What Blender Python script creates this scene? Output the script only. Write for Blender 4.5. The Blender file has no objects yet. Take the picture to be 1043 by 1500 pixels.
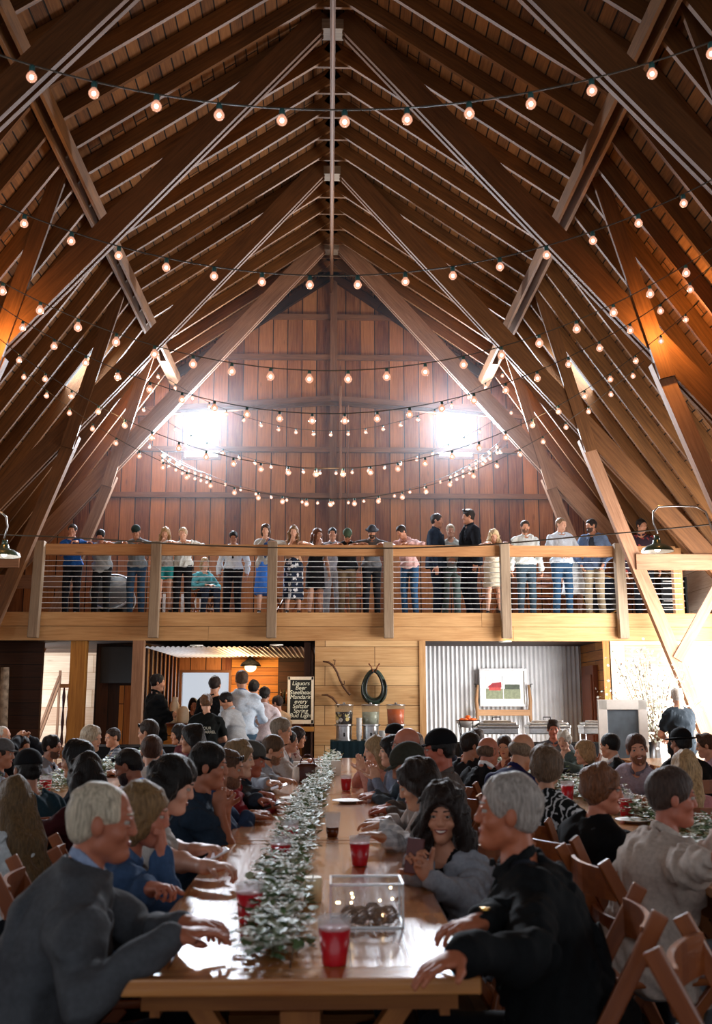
import bpy, bmesh, math, random
import numpy as np
from mathutils import Vector, Matrix
random.seed(7); rng=np.random.default_rng(7)
PI=math.pi
SC=bpy.context.scene; COL=SC.collection
# ---------------------------------------------------------------- camera calibration (1043 x 1500, 35 mm lens)
FPX=1458.0; PITCH=math.radians(10.87); YAW=math.radians(1.5); CAM=np.array([0,0,1.4])
_f=np.array([math.sin(YAW)*math.cos(PITCH),math.cos(YAW)*math.cos(PITCH),math.sin(PITCH)])
_r=np.array([math.cos(YAW),-math.sin(YAW),0.0]); _u=np.cross(_r,_f)
def ray(x,y): return _f+_r*((x-521.5)/FPX)+_u*((750-y)/FPX)
def at(x,y,Y):            # point of the place at distance Y seen at a pixel
    d=ray(x,y); return CAM+d*(Y/d[1])
def onz(x,y,Z):           # point of the place at height Z
    d=ray(x,y); return CAM+d*((Z-CAM[2])/d[2])
cd=bpy.data.cameras.new('camera'); cam=bpy.data.objects.new('camera',cd); COL.objects.link(cam); SC.camera=cam
cd.sensor_fit='VERTICAL'; cd.sensor_height=36.0; cd.sensor_width=36.0; cd.lens=36.0*FPX/1500
cam.location=CAM; cam.rotation_euler=(PI/2+PITCH,0,-YAW)
cd.dof.use_dof=True; cd.dof.focus_distance=14.5; cd.dof.aperture_fstop=4.0; cd.clip_end=500
# ---------------------------------------------------------------- helpers
class MB:
    def __init__(s): s.v=[]; s.f=[]; s.uv=[]; s.m=[]
    def face(s,pts,uv=None,m=0):
        i=len(s.v); s.v+= [tuple(p) for p in pts]; s.f.append(tuple(range(i,i+len(pts))))
        s.uv.append(uv if uv is not None else [(0,0)]*len(pts)); s.m.append(m)
    def quad(s,a,b,c,d,m=0,off=(0,0)):  # u along a->b, v along a->d, metres
        a,b,c,d=[np.array(p,float) for p in (a,b,c,d)]
        L=np.linalg.norm(b-a); W=np.linalg.norm(d-a); x,y=off
        s.face([a,b,c,d],[(x,y),(x+L,y),(x+L,y+W),(x,y+W)],m)
    def frame(s,o,ex,ey,ez,m=0):        # box from its centre and three half-edge vectors, grain along ex
        o,ex,ey,ez=[np.array(p,float) for p in (o,ex,ey,ez)]
        P=lambda a,b,c:o+a*ex+b*ey+c*ez
        of=(random.uniform(0,40),random.uniform(0,40))
        Q=s.quad
        Q(P(-1,-1,-1),P(1,-1,-1),P(1,-1,1),P(-1,-1,1),m,of); Q(P(1,1,-1),P(-1,1,-1),P(-1,1,1),P(1,1,1),m,of)
        Q(P(-1,-1,1),P(1,-1,1),P(1,1,1),P(-1,1,1),m,of); Q(P(1,-1,-1),P(-1,-1,-1),P(-1,1,-1),P(1,1,-1),m,of)
        Q(P(1,-1,-1),P(1,1,-1),P(1,1,1),P(1,-1,1),m,of); Q(P(-1,1,-1),P(-1,-1,-1),P(-1,-1,1),P(-1,1,1),m,of)
    def box(s,x0,x1,y0,y1,z0,z1,m=0,along=None):
        c=((x0+x1)/2,(y0+y1)/2,(z0+z1)/2); h=[abs(x1-x0)/2,abs(y1-y0)/2,abs(z1-z0)/2]
        if along is None: along=int(np.argmax(h))
        E=[np.eye(3)[i]*h[i] for i in range(3)]; a,b,c2=along,(along+1)%3,(along+2)%3
        s.frame(c,E[a],E[b],E[c2],m)
    def beam(s,p,q,w,h,up=(0,0,1),m=0): # w across, h along up
        p,q=np.array(p,float),np.array(q,float); d=q-p; L=np.linalg.norm(d); d/=L
        x=np.cross(d,up); x/=np.linalg.norm(x); z=np.cross(x,d)
        s.frame((p+q)/2,d*L/2,x*w/2,z*h/2,m)
    def tube(s,pts,r,n=8,m=0,caps=True):
        pts=[np.array(p,float) for p in pts]; N=len(pts)
        rr=[r]*N if np.isscalar(r) else list(r)
        i0=len(s.v); ref=None
        for i,p in enumerate(pts):
            t=pts[min(i+1,N-1)]-pts[max(i-1,0)]; t=t/(np.linalg.norm(t)+1e-9)
            if ref is None:
                ref=np.array([0,0,1.]) if abs(t[2])<.9 else np.array([1.,0,0])
            x=np.cross(t,ref); x/=np.linalg.norm(x)+1e-9; y=np.cross(x,t); ref=y
            for k in range(n):
                a=2*PI*k/n; s.v.append(tuple(p+rr[i]*(math.cos(a)*x+math.sin(a)*y)))
        L=0
        for i in range(N-1):
            dl=np.linalg.norm(pts[i+1]-pts[i])
            for k in range(n):
                a=i0+i*n+k; b=i0+i*n+(k+1)%n
                s.f.append((a,b,b+n,a+n)); v=k/n*6.28*max(rr); v2=(k+1)/n*6.28*max(rr)
                s.uv.append([(L,v),(L,v2),(L+dl,v2),(L+dl,v)]); s.m.append(m)
            L+=dl
        if caps:
            s.f.append(tuple(range(i0,i0+n))[::-1]); s.uv.append([(0,0)]*n); s.m.append(m)
            e=i0+(N-1)*n; s.f.append(tuple(range(e,e+n))); s.uv.append([(0,0)]*n); s.m.append(m)
    def lathe(s,prof,o=(0,0,0),n=20,m=0,ax=None,sy=1.0): # prof [(r,z)]
        o=np.array(o,float); i0=len(s.v); N=len(prof)
        M=np.eye(3) if ax is None else np.array(Vector((0,0,1)).rotation_difference(Vector(ax)).to_matrix())
        for r_,z in prof:
            for k in range(n):
                a=2*PI*k/n; s.v.append(tuple(o+M@np.array([r_*math.cos(a),sy*r_*math.sin(a),z])))
        for i in range(N-1):
            for k in range(n):
                a=i0+i*n+k; b=i0+i*n+(k+1)%n
                s.f.append((a,b,b+n,a+n)); s.m.append(m)
                s.uv.append([(k/n,prof[i][1]),((k+1)/n,prof[i][1]),((k+1)/n,prof[i+1][1]),(k/n,prof[i+1][1])])
    def ball(s,o,r,n=12,m=0,sq=(1,1,1)):
        o=np.array(o,float); i0=len(s.v); R=n//2
        for i in range(R+1):
            t=PI*i/R
            for k in range(n):
                a=2*PI*k/n; s.v.append(tuple(o+np.array([r*sq[0]*math.sin(t)*math.cos(a),r*sq[1]*math.sin(t)*math.sin(a),r*sq[2]*math.cos(t)])))
        for i in range(R):
            for k in range(n):
                a=i0+i*n+k; b=i0+i*n+(k+1)%n
                s.f.append((a,a+n,b+n,b)); s.uv.append([(0,0)]*4); s.m.append(m)
    def build(s,name,mats,parent=None,smooth=False,bevel=0,loc=None):
        me=bpy.data.meshes.new(name); me.from_pydata(s.v,[],s.f)
        uvl=me.uv_layers.new(name='UVMap')
        flat=[c for u in s.uv for p in u for c in p]; uvl.data.foreach_set('uv',flat)
        if not isinstance(mats,(list,tuple)): mats=[mats]
        for m in mats: me.materials.append(m)
        me.polygons.foreach_set('material_index',s.m)
        me.polygons.foreach_set('use_smooth',[smooth]*len(s.f))
        me.update()
        o=bpy.data.objects.new(name,me); COL.objects.link(o)
        if parent is not None: o.parent=parent
        if loc is not None: o.location=loc
        if bevel:
            w=o.modifiers.new('edges','WELD'); w.merge_threshold=.0005
            b=o.modifiers.new('bevel','BEVEL'); b.width=bevel; b.segments=2; b.limit_method='ANGLE'
        return o
def thing(name,label,cat,loc=(0,0,0),rz=0,group=None):
    o=bpy.data.objects.new(name,None); COL.objects.link(o); o.location=loc; o.rotation_euler=(0,0,rz)
    o.empty_display_size=.1; tag(o,label,cat,group); return o
def tag(o,label,cat,group=None,kind=None):
    o['label']=label; o['category']=cat
    if group: o['group']=group
    if kind: o['kind']=kind
    return o
def struct(o,label=None,cat=None,group=None):
    o['kind']='structure'
    if label: o['label']=label; o['category']=cat
    if group: o['group']=group
    return o
def dup(root,loc=None,rz=None,label=None,group=None,scale=None):
    r=root.copy(); COL.objects.link(r)
    if loc is not None: r.location=loc
    if rz is not None: r.rotation_euler=(0,0,rz)
    if label: r['label']=label
    if group: r['group']=group
    if scale: r.scale=(scale,)*3
    for ch in list(root.children):
        c=ch.copy(); COL.objects.link(c); c.parent=r
        for g in ch.children:
            d=g.copy(); COL.objects.link(d); d.parent=c
    return r
# ---------------------------------------------------------------- materials
def srgb(h):
    if isinstance(h,str):
        h=h.lstrip('#'); c=[int(h[i:i+2],16)/255 for i in (0,2,4)]
    else: c=h
    return tuple((x/12.92 if x<=.04045 else ((x+.055)/1.055)**2.4) for x in c)+(1,)
def newmat(name):
    m=bpy.data.materials.new(name); m.use_nodes=True; nt=m.node_tree; b=nt.nodes['Principled BSDF']; return m,nt,b
def N(nt,t,**k):
    n=nt.nodes.new(t)
    for a,v in k.items(): setattr(n,a,v)
    return n
def ramp(nt,stops):
    r=N(nt,'ShaderNodeValToRGB'); e=r.color_ramp.elements
    e[0].position=stops[0][0]; e[0].color=stops[0][1]; e[1].position=stops[-1][0]; e[1].color=stops[-1][1]
    for p,c in stops[1:-1]:
        x=e.new(p); x.color=c
    return r
def plain(name,c,rough=.5,metal=0,var=.12,scale=30,bump=0,spec=.5,trans=0,ior=1.45,emit=None,es=0,sheen=0,alpha=1,coat=0):
    m,nt,b=newmat(name); c=srgb(c)
    tc=N(nt,'ShaderNodeTexCoord'); no=N(nt,'ShaderNodeTexNoise'); no.inputs['Scale'].default_value=scale; no.inputs['Detail'].default_value=4
    nt.links.new(tc.outputs['Object'],no.inputs['Vector'])
    lo=tuple(x*(1-var) for x in c[:3])+(1,); hi=tuple(min(1,x*(1+var)) for x in c[:3])+(1,)
    r=ramp(nt,[(.3,lo),(.7,hi)]); nt.links.new(no.outputs['Fac'],r.inputs['Fac']); nt.links.new(r.outputs['Color'],b.inputs['Base Color'])
    b.inputs['Roughness'].default_value=rough; b.inputs['Metallic'].default_value=metal; b.inputs['Specular IOR Level'].default_value=spec
    b.inputs['Transmission Weight'].default_value=trans; b.inputs['IOR'].default_value=ior; b.inputs['Alpha'].default_value=alpha
    b.inputs['Coat Weight'].default_value=coat
    if sheen: b.inputs['Sheen Weight'].default_value=sheen
    if emit: b.inputs['Emission Color'].default_value=srgb(emit); b.inputs['Emission Strength'].default_value=es
    if bump:
        bp=N(nt,'ShaderNodeBump'); bp.inputs['Strength'].default_value=bump; bp.inputs['Distance'].default_value=.01
        nt.links.new(no.outputs['Fac'],bp.inputs['Height']); nt.links.new(bp.outputs['Normal'],b.inputs['Normal'])
    return m
def wood(name,c1,c2,plank=None,length=3.0,gap='#0a0604',gapw=.006,grain=1.0,rough=.65,coat=0,spec=.4,knots=.35,fade=0):
    """UV in metres: u along the grain. plank = board width or None for a single timber."""
    m,nt,b=newmat(name); L=nt.links.new
    uv=N(nt,'ShaderNodeUVMap'); mp=N(nt,'ShaderNodeMapping'); mp.inputs['Scale'].default_value=(1.3,22,1); L(uv.outputs[0],mp.inputs['Vector'])
    n1=N(nt,'ShaderNodeTexNoise'); n1.inputs['Scale'].default_value=1.5; n1.inputs['Detail'].default_value=6; n1.inputs['Roughness'].default_value=.65; n1.inputs['Distortion'].default_value=.4
    L(mp.outputs[0],n1.inputs['Vector'])
    mp2=N(nt,'ShaderNodeMapping'); mp2.inputs['Scale'].default_value=(.8,2.2,1); L(uv.outputs[0],mp2.inputs['Vector'])
    n2=N(nt,'ShaderNodeTexNoise'); n2.inputs['Scale'].default_value=1.1; n2.inputs['Detail'].default_value=3; L(mp2.outputs[0],n2.inputs['Vector'])
    r=ramp(nt,[(.28,srgb(c1)),(.72,srgb(c2))])
    mx=N(nt,'ShaderNodeMath',operation='MULTIPLY_ADD'); L(n1.outputs['Fac'],mx.inputs[0]); mx.inputs[1].default_value=.6*grain
    ad=N(nt,'ShaderNodeMath',operation='MULTIPLY_ADD'); L(n2.outputs['Fac'],ad.inputs[0]); ad.inputs[1].default_value=.5; ad.inputs[2].default_value=-.05
    L(ad.outputs[0],mx.inputs[2]); last=mx.outputs[0]; col=None
    if plank:
        bt=N(nt,'ShaderNodeTexBrick'); bt.offset=.37; bt.offset_frequency=2; bt.squash=1
        for k,v in (('Scale',1),('Mortar Size',gapw),('Mortar Smooth',.1),('Brick Width',length),('Row Height',plank),('Bias',0)): bt.inputs[k].default_value=v
        bt.inputs['Color1'].default_value=(.0,.0,.0,1); bt.inputs['Color2'].default_value=(1,1,1,1); bt.inputs['Mortar'].default_value=(.5,.5,.5,1)
        L(uv.outputs[0],bt.inputs['Vector'])
        a2=N(nt,'ShaderNodeMath',operation='MULTIPLY_ADD'); L(bt.outputs['Color'],a2.inputs[0]); a2.inputs[1].default_value=.3; L(last,a2.inputs[2])
        a3=N(nt,'ShaderNodeMath',operation='SUBTRACT'); L(a2.outputs[0],a3.inputs[0]); a3.inputs[1].default_value=.15; last=a3.outputs[0]
    L(last,r.inputs['Fac']); col=r.outputs['Color']
    if knots:
        mp3=N(nt,'ShaderNodeMapping'); mp3.inputs['Scale'].default_value=(1.4,5,1); L(uv.outputs[0],mp3.inputs['Vector'])
        vo=N(nt,'ShaderNodeTexVoronoi'); vo.inputs['Scale'].default_value=1; L(mp3.outputs[0],vo.inputs['Vector'])
        kr=ramp(nt,[(.03,(1-knots,)*3+(1,)),(.12,(1,1,1,1))]); L(vo.outputs['Distance'],kr.inputs['Fac'])
        mm=N(nt,'ShaderNodeMix',data_type='RGBA',blend_type='MULTIPLY'); mm.inputs[0].default_value=1; L(col,mm.inputs[6]); L(kr.outputs[0],mm.inputs[7]); col=mm.outputs[2]
    if plank:
        mm=N(nt,'ShaderNodeMix',data_type='RGBA'); L(bt.outputs['Fac'],mm.inputs[0]); L(col,mm.inputs[6]); mm.inputs[7].default_value=srgb(gap); col=mm.outputs[2]
    L(col,b.inputs['Base Color']); b.inputs['Roughness'].default_value=rough; b.inputs['Specular IOR Level'].default_value=spec
    b.inputs['Coat Weight'].default_value=coat; b.inputs['Coat Roughness'].default_value=.12
    bp=N(nt,'ShaderNodeBump'); bp.inputs['Strength'].default_value=.35; bp.inputs['Distance'].default_value=.006
    if plank:
        sb=N(nt,'ShaderNodeMath',operation='MULTIPLY_ADD'); L(bt.outputs['Fac'],sb.inputs[0]); sb.inputs[1].default_value=-1.5; L(n1.outputs['Fac'],sb.inputs[2]); L(sb.outputs[0],bp.inputs['Height'])
    else: L(n1.outputs['Fac'],bp.inputs['Height'])
    L(bp.outputs['Normal'],b.inputs['Normal'])
    return m
def emis(name,c,s,sampling=None):
    m,nt,b=newmat(name); nt.nodes.remove(b); e=N(nt,'ShaderNodeEmission'); e.inputs[0].default_value=srgb(c); e.inputs[1].default_value=s
    nt.links.new(e.outputs[0],nt.nodes['Material Output'].inputs[0])
    if sampling: m.cycles.emission_sampling=sampling
    return m
def glassy(name,c=(1,1,1),mix=.75,rough=.02,em=None,es=0,body=.25):
    """thin clear glass/plastic: mostly see-through with a glossy skin"""
    m,nt,b=newmat(name); L=nt.links.new; nt.nodes.remove(b)
    t=N(nt,'ShaderNodeBsdfTransparent'); t.inputs[0].default_value=tuple(c)+(1,)
    g=N(nt,'ShaderNodeBsdfPrincipled'); g.inputs['Base Color'].default_value=tuple(x*body for x in c)+(1,); g.inputs['Roughness'].default_value=rough
    if em: g.inputs['Emission Color'].default_value=srgb(em); g.inputs['Emission Strength'].default_value=es; m.cycles.emission_sampling='NONE'
    x=N(nt,'ShaderNodeMixShader'); x.inputs[0].default_value=1-mix; L(t.outputs[0],x.inputs[1]); L(g.outputs[0],x.inputs[2]); L(x.outputs[0],nt.nodes['Material Output'].inputs[0])
    return m
M={}
M['roofboard']=wood('old_roof_boards','#50321e','#9c6c40',plank=.17,length=2.9,gap='#0c0603',gapw=.010)
M['rafter']=wood('rafter_timber','#40260f','#8a5c30',knots=.3)
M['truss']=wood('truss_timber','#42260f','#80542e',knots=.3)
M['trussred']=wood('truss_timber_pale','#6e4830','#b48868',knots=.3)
M['gable']=wood('gable_boards','#6a3820','#c08450',plank=.30,length=60,gap='#180a05',gapw=.010,knots=.5)
M['gbeam']=wood('gable_girts','#5a3826','#9a7050',knots=.3)
M['pine']=wood('pine_planks','#b08250','#e2bc88',plank=.30,length=2.1,gap='#5a3818',gapw=.005,knots=.4)
M['pale']=wood('pale_pine_planks','#b89478','#e4ccb0',plank=.33,length=2.6,gap='#9a7450',gapw=.004,knots=.25)
M['fascia']=wood('fascia_boards','#a27242','#d6ab76',knots=.5)
M['railwood']=wood('rail_wood','#986438','#cc9a68',knots=.5)
M['postgrey']=wood('weathered_post','#6a5644','#a8937a',knots=.4)
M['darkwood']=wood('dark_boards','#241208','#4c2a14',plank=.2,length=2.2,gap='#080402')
M['amber']=wood('amber_boards','#8a4f1c','#cc8a3c',plank=.16,length=2.2,gap='#301808')
M['amberpost']=wood('amber_timber','#8a5420','#d09444')
M['floor']=wood('floor_boards','#2e1c12','#5a3c26',plank=.14,length=2.4,gap='#0a0604',rough=.5)
M['table']=wood('varnished_table_top','#a8622c','#d89a58',plank=.15,length=9,gap='#5a2c10',gapw=.002,rough=.22,coat=.6,knots=.3)
M['tableleg']=wood('table_frame_wood','#7a4420','#b07034')
M['chair']=wood('chair_wood','#6e3416','#a05a2c',rough=.35,coat=.3,knots=0)
M['reddoor']=wood('red_brown_door','#5c2c16','#8c4a26')
M['black']=plain('black_iron','#0c0c0d',.45,.6)
M['cable']=plain('steel_cable','#e4e8ea',.5,.1)
M['white']=plain('white_paint','#eeeeea',.5,var=.03)
M['cord']=plain('string_cord','#4a4238',.6)
M['greenen']=plain('green_enamel','#2e4638',.35,.1,coat=.5)
M['whiteen']=plain('white_enamel','#f2f0e8',.4)
M['chalk']=plain('chalkboard_black','#101412',.7,var=.3,scale=8)
M['chalkgrey']=plain('chalkboard_grey','#5c6a76',.7,var=.25,scale=6)
M['steel']=plain('brushed_steel','#c2c4c6',.28,1)
M['galv']=None
def corr(name,c,rough=.4,metal=.55):
    m=plain(name,c,rough,metal,var=.1,scale=3); return m
M['galv']=corr('galvanised_sheet','#dfe1e3',.45,.05)
# ================================================================ THE BARN
W=6.3; RID=10.42; BX=3.3; BZ=8.12; EZ=3.75; YG=19.6; Y0=-5.0; TR=[1.8,5.1,8.4,11.6,15.2,18.0]
def roofz(x):
    x=abs(x); return RID-(RID-BZ)*x/BX if x<BX else BZ-(BZ-EZ)*(x-BX)/(W-BX)
# floor
b=MB(); b.quad((-W-1,Y0,0),(-W-1,YG+.2,0),(W+1,YG+.2,0),(W+1,Y0,0)); o=b.build('floor',M['floor']); struct(o)
# roof sheathing: boards run along the barn, with a board-shaped opening for a roof window on each side
SKY=(15.35,16.15)
def slope(x0,z0,x1,z1,name,hole=None):
    b=MB(); n=np.array([z0-z1,0,x1-x0],float); n/=np.linalg.norm(n); n*=.03 if n[2]>0 else -.03
    def pt(t,y,o=0): return np.array([x0+(x1-x0)*t,y,z0+(z1-z0)*t])+n*o
    L=math.hypot(x1-x0,z1-z0)
    def q(t0,t1,ya,yb):
        for o_ in (0,1):
            P=[pt(t0,ya,o_),pt(t0,yb,o_),pt(t1,yb,o_),pt(t1,ya,o_)]
            b.face(P,[(ya,t0*L),(yb,t0*L),(yb,t1*L),(ya,t1*L)])
        for (p,q_) in (((t0,ya),(t0,yb)),((t1,ya),(t1,yb)),((t0,ya),(t1,ya)),((t0,yb),(t1,yb))):
            b.face([pt(*p),pt(*q_),pt(*q_,1),pt(*p,1)])
    if hole:
        t0,t1=hole; q(0,t0,Y0,YG+.3); q(t1,1,Y0,YG+.3); q(t0,t1,Y0,SKY[0]); q(t0,t1,SKY[1],YG+.3)
    else: q(0,1,Y0,YG+.3)
    o=b.build(name,M['roofboard']); return struct(o)
for s,nm in ((-1,'left'),(1,'right')):
    slope(0,RID,s*BX,BZ,'ceiling_upper_'+nm)
    slope(s*BX,BZ,s*W,EZ,'ceiling_lower_'+nm,hole=(.20,.36))
# rafters
ys=np.arange(.3,19.5,.6)
for s in (-1,1):
    for y in ys:
        b=MB(); n=np.array([(RID-BZ)*s,0,BX],float); n/=np.linalg.norm(n); d=.11
        b.beam(np.array([0,y,RID])-n*d,np.array([s*BX,y,BZ])-n*d,.05,.20,up=tuple(n))
        o=b.build('rafter',M['rafter']); struct(o,'upper roof rafter under the ridge, one of the evenly spaced row','rafter','upper rafters')
        b=MB(); n=np.array([(BZ-EZ)*s,0,W-BX],float); n/=np.linalg.norm(n)
        b.beam(np.array([s*BX,y,BZ])-n*d,np.array([s*W,y,EZ])-n*d,.05,.20,up=tuple(n))
        o=b.build('rafter',M['rafter']); struct(o,'steep lower roof rafter down to the eave, one of the evenly spaced row','rafter','lower rafters')
# collar ties near the ridge
for y in ys:
    b=MB(); b.box(-.42,.42,y+.03,y+.07,10.02,10.13); o=b.build('collar_tie',M['rafter']); struct(o,'short horizontal collar tie under the roof ridge','collar tie','collar ties under the ridge')
# hay track along the ridge
b=MB(); b.box(-.035,.035,2,YG,9.84,9.92); b.tube([(0,2,9.78),(0,YG,9.78)],.02); o=b.build('hay_track',M['truss']); struct(o,'long straight hay track hanging under the ridge','track')
# purlins at the break, doubled
for s in (-1,1):
    for i in range(len(TR)-1):
        b=MB()
        for dx in (-.10,.05): b.box(s*(BX-.16)+dx-.02,s*(BX-.16)+dx+.02,TR[i],TR[i+1],BZ-.38,BZ-.16,along=1)
        o=b.build('purlin',M['rafter']); struct(o,'doubled purlin under the break of the roof','purlin','purlins under the roof break')
    b=MB(); b.box(s*(BX-.16)-.12,s*(BX-.16)+.07,TR[-1],YG,BZ-.38,BZ-.16,along=1); struct(b.build('purlin',M['rafter']),'last doubled purlin next to the gable wall','purlin')
# trusses
def chordz(x): return 10.12-1.145*abs(x)
for k,Y in enumerate(TR):
    t=thing('timber_truss',['roof truss of crossed timbers nearest overhead at the top edge','roof truss second from the top edge of the picture','roof truss third from the front with its brace running out of the top corners','roof truss with the green shaded lamps on its legs','roof truss with long leaning legs just in front of the balcony railing','farthest roof truss, standing on the balcony behind the railing'][k],'truss'); t['kind']='structure'
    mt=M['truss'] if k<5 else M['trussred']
    for s in (-1,1):
        e=6.05
        if k==5: e=5.6
        nz=np.array([1.145*s,0,1.0]); nz/=np.linalg.norm(nz)
        p0=np.array([0,0,chordz(0)]); p1=np.array([s*e,0,chordz(e)])
        for dy in (-.055,.055):
            b=MB(); b.beam(p0+nz*.15+[0,Y+dy,0],p1+nz*.15+[0,Y+dy,0],.055,.30,up=tuple(nz)); b.build('chord_plank',mt,t)
        # leg up from the floor to the chord, then the thinner strut up to the roof break
        b=MB(); b.beam((s*6.02,Y,0),(s*4.02,Y,5.52),.13,.2,up=(s,0,.3)); b.build('leg',M['trussred'] if (k>2 and s>0) else mt,t)  # left legs darker than right: shade on that side put into the colour
        b=MB(); b.beam((s*4.1,Y-.10,5.3),(s*3.38,Y-.10,7.95),.045,.2,up=(s,0,.3)); b.build('strut',mt,t)
        b=MB(); b.box(s*4.72-.0,s*6.2,Y-.11,Y-.03,3.42,3.66,along=0); b.build('tie',M['trussred'],t)
        b=MB(); b.beam((s*5.28,Y-.07,2.05),(s*6.15,Y-.07,3.45),.05,.16,up=(s,0,-.6)); b.build('brace',M['trussred'],t)
    b=MB(); b.box(-.14,.14,Y-.12,Y+.12,9.98,10.12); b.build('gusset',M['postgrey'],t)
# gable end wall with two window openings and the bar window
def gable():
    wins=[(-2.94,-2.27,6.27,7.33),(2.2,2.86,6.32,7.38),(-2.85,-1.95,1.0,1.98)]
    b=MB(); xs=sorted(set([-W,-BX,0,BX,W]+[v for w in wins for v in w[:2]]))
    for x0,x1 in zip(xs,xs[1:]):
        xm=(x0+x1)/2; cuts=sorted([(w[2],w[3]) for w in wins if w[0]<xm<w[1]])
        zlo=0
        for (a,c) in cuts:
            b.face([(x0,YG,zlo),(x1,YG,zlo),(x1,YG,a),(x0,YG,a)],[(zlo,x0),(zlo,x1),(a,x1),(a,x0)]); zlo=c
        b.face([(x0,YG,zlo),(x1,YG,zlo),(x1,YG,roofz(x1)),(x0,YG,roofz(x0))],[(zlo,x0),(zlo,x1),(roofz(x1),x1),(roofz(x0),x0)])
    for w in wins:
        x0,x1,z0,z1=w
        for P in ([(x0,0,z0),(x1,0,z0)],[(x1,0,z0),(x1,0,z1)],[(x1,0,z1),(x0,0,z1)],[(x0,0,z1),(x0,0,z0)]):
            (p,q)=P; b.face([(p[0],YG,p[2]),(q[0],YG,q[2]),(q[0],YG+.12,q[2]),(p[0],YG+.12,p[2])])
    struct(b.build('wall_back',M['gable']))
    for i,w in enumerate(wins):
        x0,x1,z0,z1=w; t=thing('window_%d'%(i+1),['bright gable window on the left high above the balcony','bright gable window on the right high above the balcony','bright square window in the back wall of the bar'][i],'window'); t['kind']='structure'
        b=MB()
        for (a,c,d,e) in ((x0-.05,x1+.05,z0-.05,z0),(x0-.05,x1+.05,z1,z1+.05),(x0-.05,x0,z0,z1),(x1,x1+.05,z0,z1)): b.box(a,c,YG-.03,YG+.02,d,e)
        b.build('window_frame',M['gbeam'],t)
        b=MB(); b.box(x0,x1,YG+.04,YG+.05,z0,z1); b.build('pane',glassy('window_glass_%d'%i,(.97,.98,1),.9),t)
gable()
for k,y in enumerate((466,525,660,727)):
    z=at(483,y,YG)[2]; x1=0
    while roofz(x1)>z+.1 and x1<W-.05: x1+=.05
    b=MB(); b.box(-x1,x1,YG-.09,YG-.002,z-.05,z+.05); struct(b.build('trim_%d'%(k+1),M['gbeam']),'horizontal girt board across the gable wall','girt','girts on the gable wall')
for s in (-1,1):
    b=MB(); b.beam((0,YG-.14,7.48),(s*3.9,YG-.14,7.20),.1,.12); b.beam((0,YG-.22,7.36),(s*3.9,YG-.22,7.10),.06,.08); struct(b.build('beam',M['gbeam']),'slightly sloping tie beam across the gable, '+('left' if s<0 else 'right')+' half','beam')
b=MB(); b.box(-.02,.12,YG-.16,YG-.02,2.8,10.1); struct(b.build('post',M['gbeam']),'upright timber in the middle of the gable wall','post')
b=MB(); b.tube([(.17,YG-.3,2.8),(.2,YG-.28,5.5),(.19,YG-.3,7.7)],.028); tag(b.build('wooden_pole',M['trussred']),'slender pale pole leaning against the middle of the gable wall','pole')
b=MB(); b.tube([(.33,YG-.3,2.8),(.35,YG-.3,7.3)],.018); tag(b.build('wooden_pole',M['gbeam']),'thinner darker pole right of the pale pole on the gable wall','pole')
# dark verge board and its clips against the gable
for s in (-1,1):
    b=MB(); n=np.array([(RID-BZ)*s,0,BX]); n/=np.linalg.norm(n)
    b.beam(np.array([0,YG-.12,RID])-n*.2,np.array([s*BX,YG-.12,BZ])-n*.2,.12,.16,up=tuple(n)); struct(b.build('verge_board',M['darkwood']),'dark board along the '+('left' if s<0 else 'right')+' slope of the gable','board')
# side walls (the right one has the wide doorway that lights the hall, both have windows)
def sidewall(s,holes,name):
    b=MB(); ys_=sorted(set([Y0,YG]+[v for h in holes for v in h[:2]])); x=s*W
    for a,c in zip(ys_,ys_[1:]):
        m_=(a+c)/2; cut=sorted([(h[2],h[3]) for h in holes if h[0]<m_<h[1]]); z=0
        for (l,u) in cut:
            if l>z: b.face([(x,a,z),(x,c,z),(x,c,l),(x,a,l)],[(a,z),(c,z),(c,l),(a,l)])
            z=u
        b.face([(x,a,z),(x,c,z),(x,c,EZ),(x,a,EZ)],[(a,z),(c,z),(c,EZ),(a,EZ)])
    struct(b.build(name,M['pale']))
sidewall(1,[(11.2,15.2,0,3.3),(3,5,.9,2.6)],'wall_right')
sidewall(-1,[(17,19,.9,2.2),(8,10,.9,2.6),(2.5,4.5,.9,2.6)],'wall_left')  # opening behind the balcony front added to let light into the passage
# ================================================================ BALCONY
YB=15.7; FZ=2.78; UZ=2.36
b=MB(); b.box(-W,W,YB+.04,YG,FZ-.05,FZ); struct(b.build('balcony_floor',M['floor']))
b=MB()
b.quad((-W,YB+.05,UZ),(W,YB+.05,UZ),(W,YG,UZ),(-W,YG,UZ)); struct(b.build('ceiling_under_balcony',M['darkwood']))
for i,(z0,z1) in enumerate(((2.36,2.58),(2.585,2.80))):
    xs_=[-W,-1.9+i*.9,2.9-i*.5,W]
    b=MB()
    for a,c in zip(xs_,xs_[1:]): b.box(a,c-.004,YB-.0+.02*(1-i),YB+.05,z0,z1)
    struct(b.build('trim_%d'%(6+i),M['fascia']),'wide fascia board along the balcony edge, '+('upper' if i else 'lower')+' one','fascia')
rl=thing('balcony_railing','timber and steel cable railing along the front edge of the balcony','railing')
PX=[-4.56,-2.74,-.91,.92,2.77,4.60]
for i,x in enumerate(PX):
    b=MB(); l=.03 if i==0 else (-.02 if i==5 else 0)
    b.frame((x-l/2,YB-.09,3.15),(l/2,0,.755),(.075,0,0),(0,.07,0)); b.build('post',M['postgrey'],rl,bevel=.008)
b=MB(); b.box(5.5,5.64,YB+.0,YB+.12,2.8,3.85); b.build('post',M['railwood'],rl)
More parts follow.
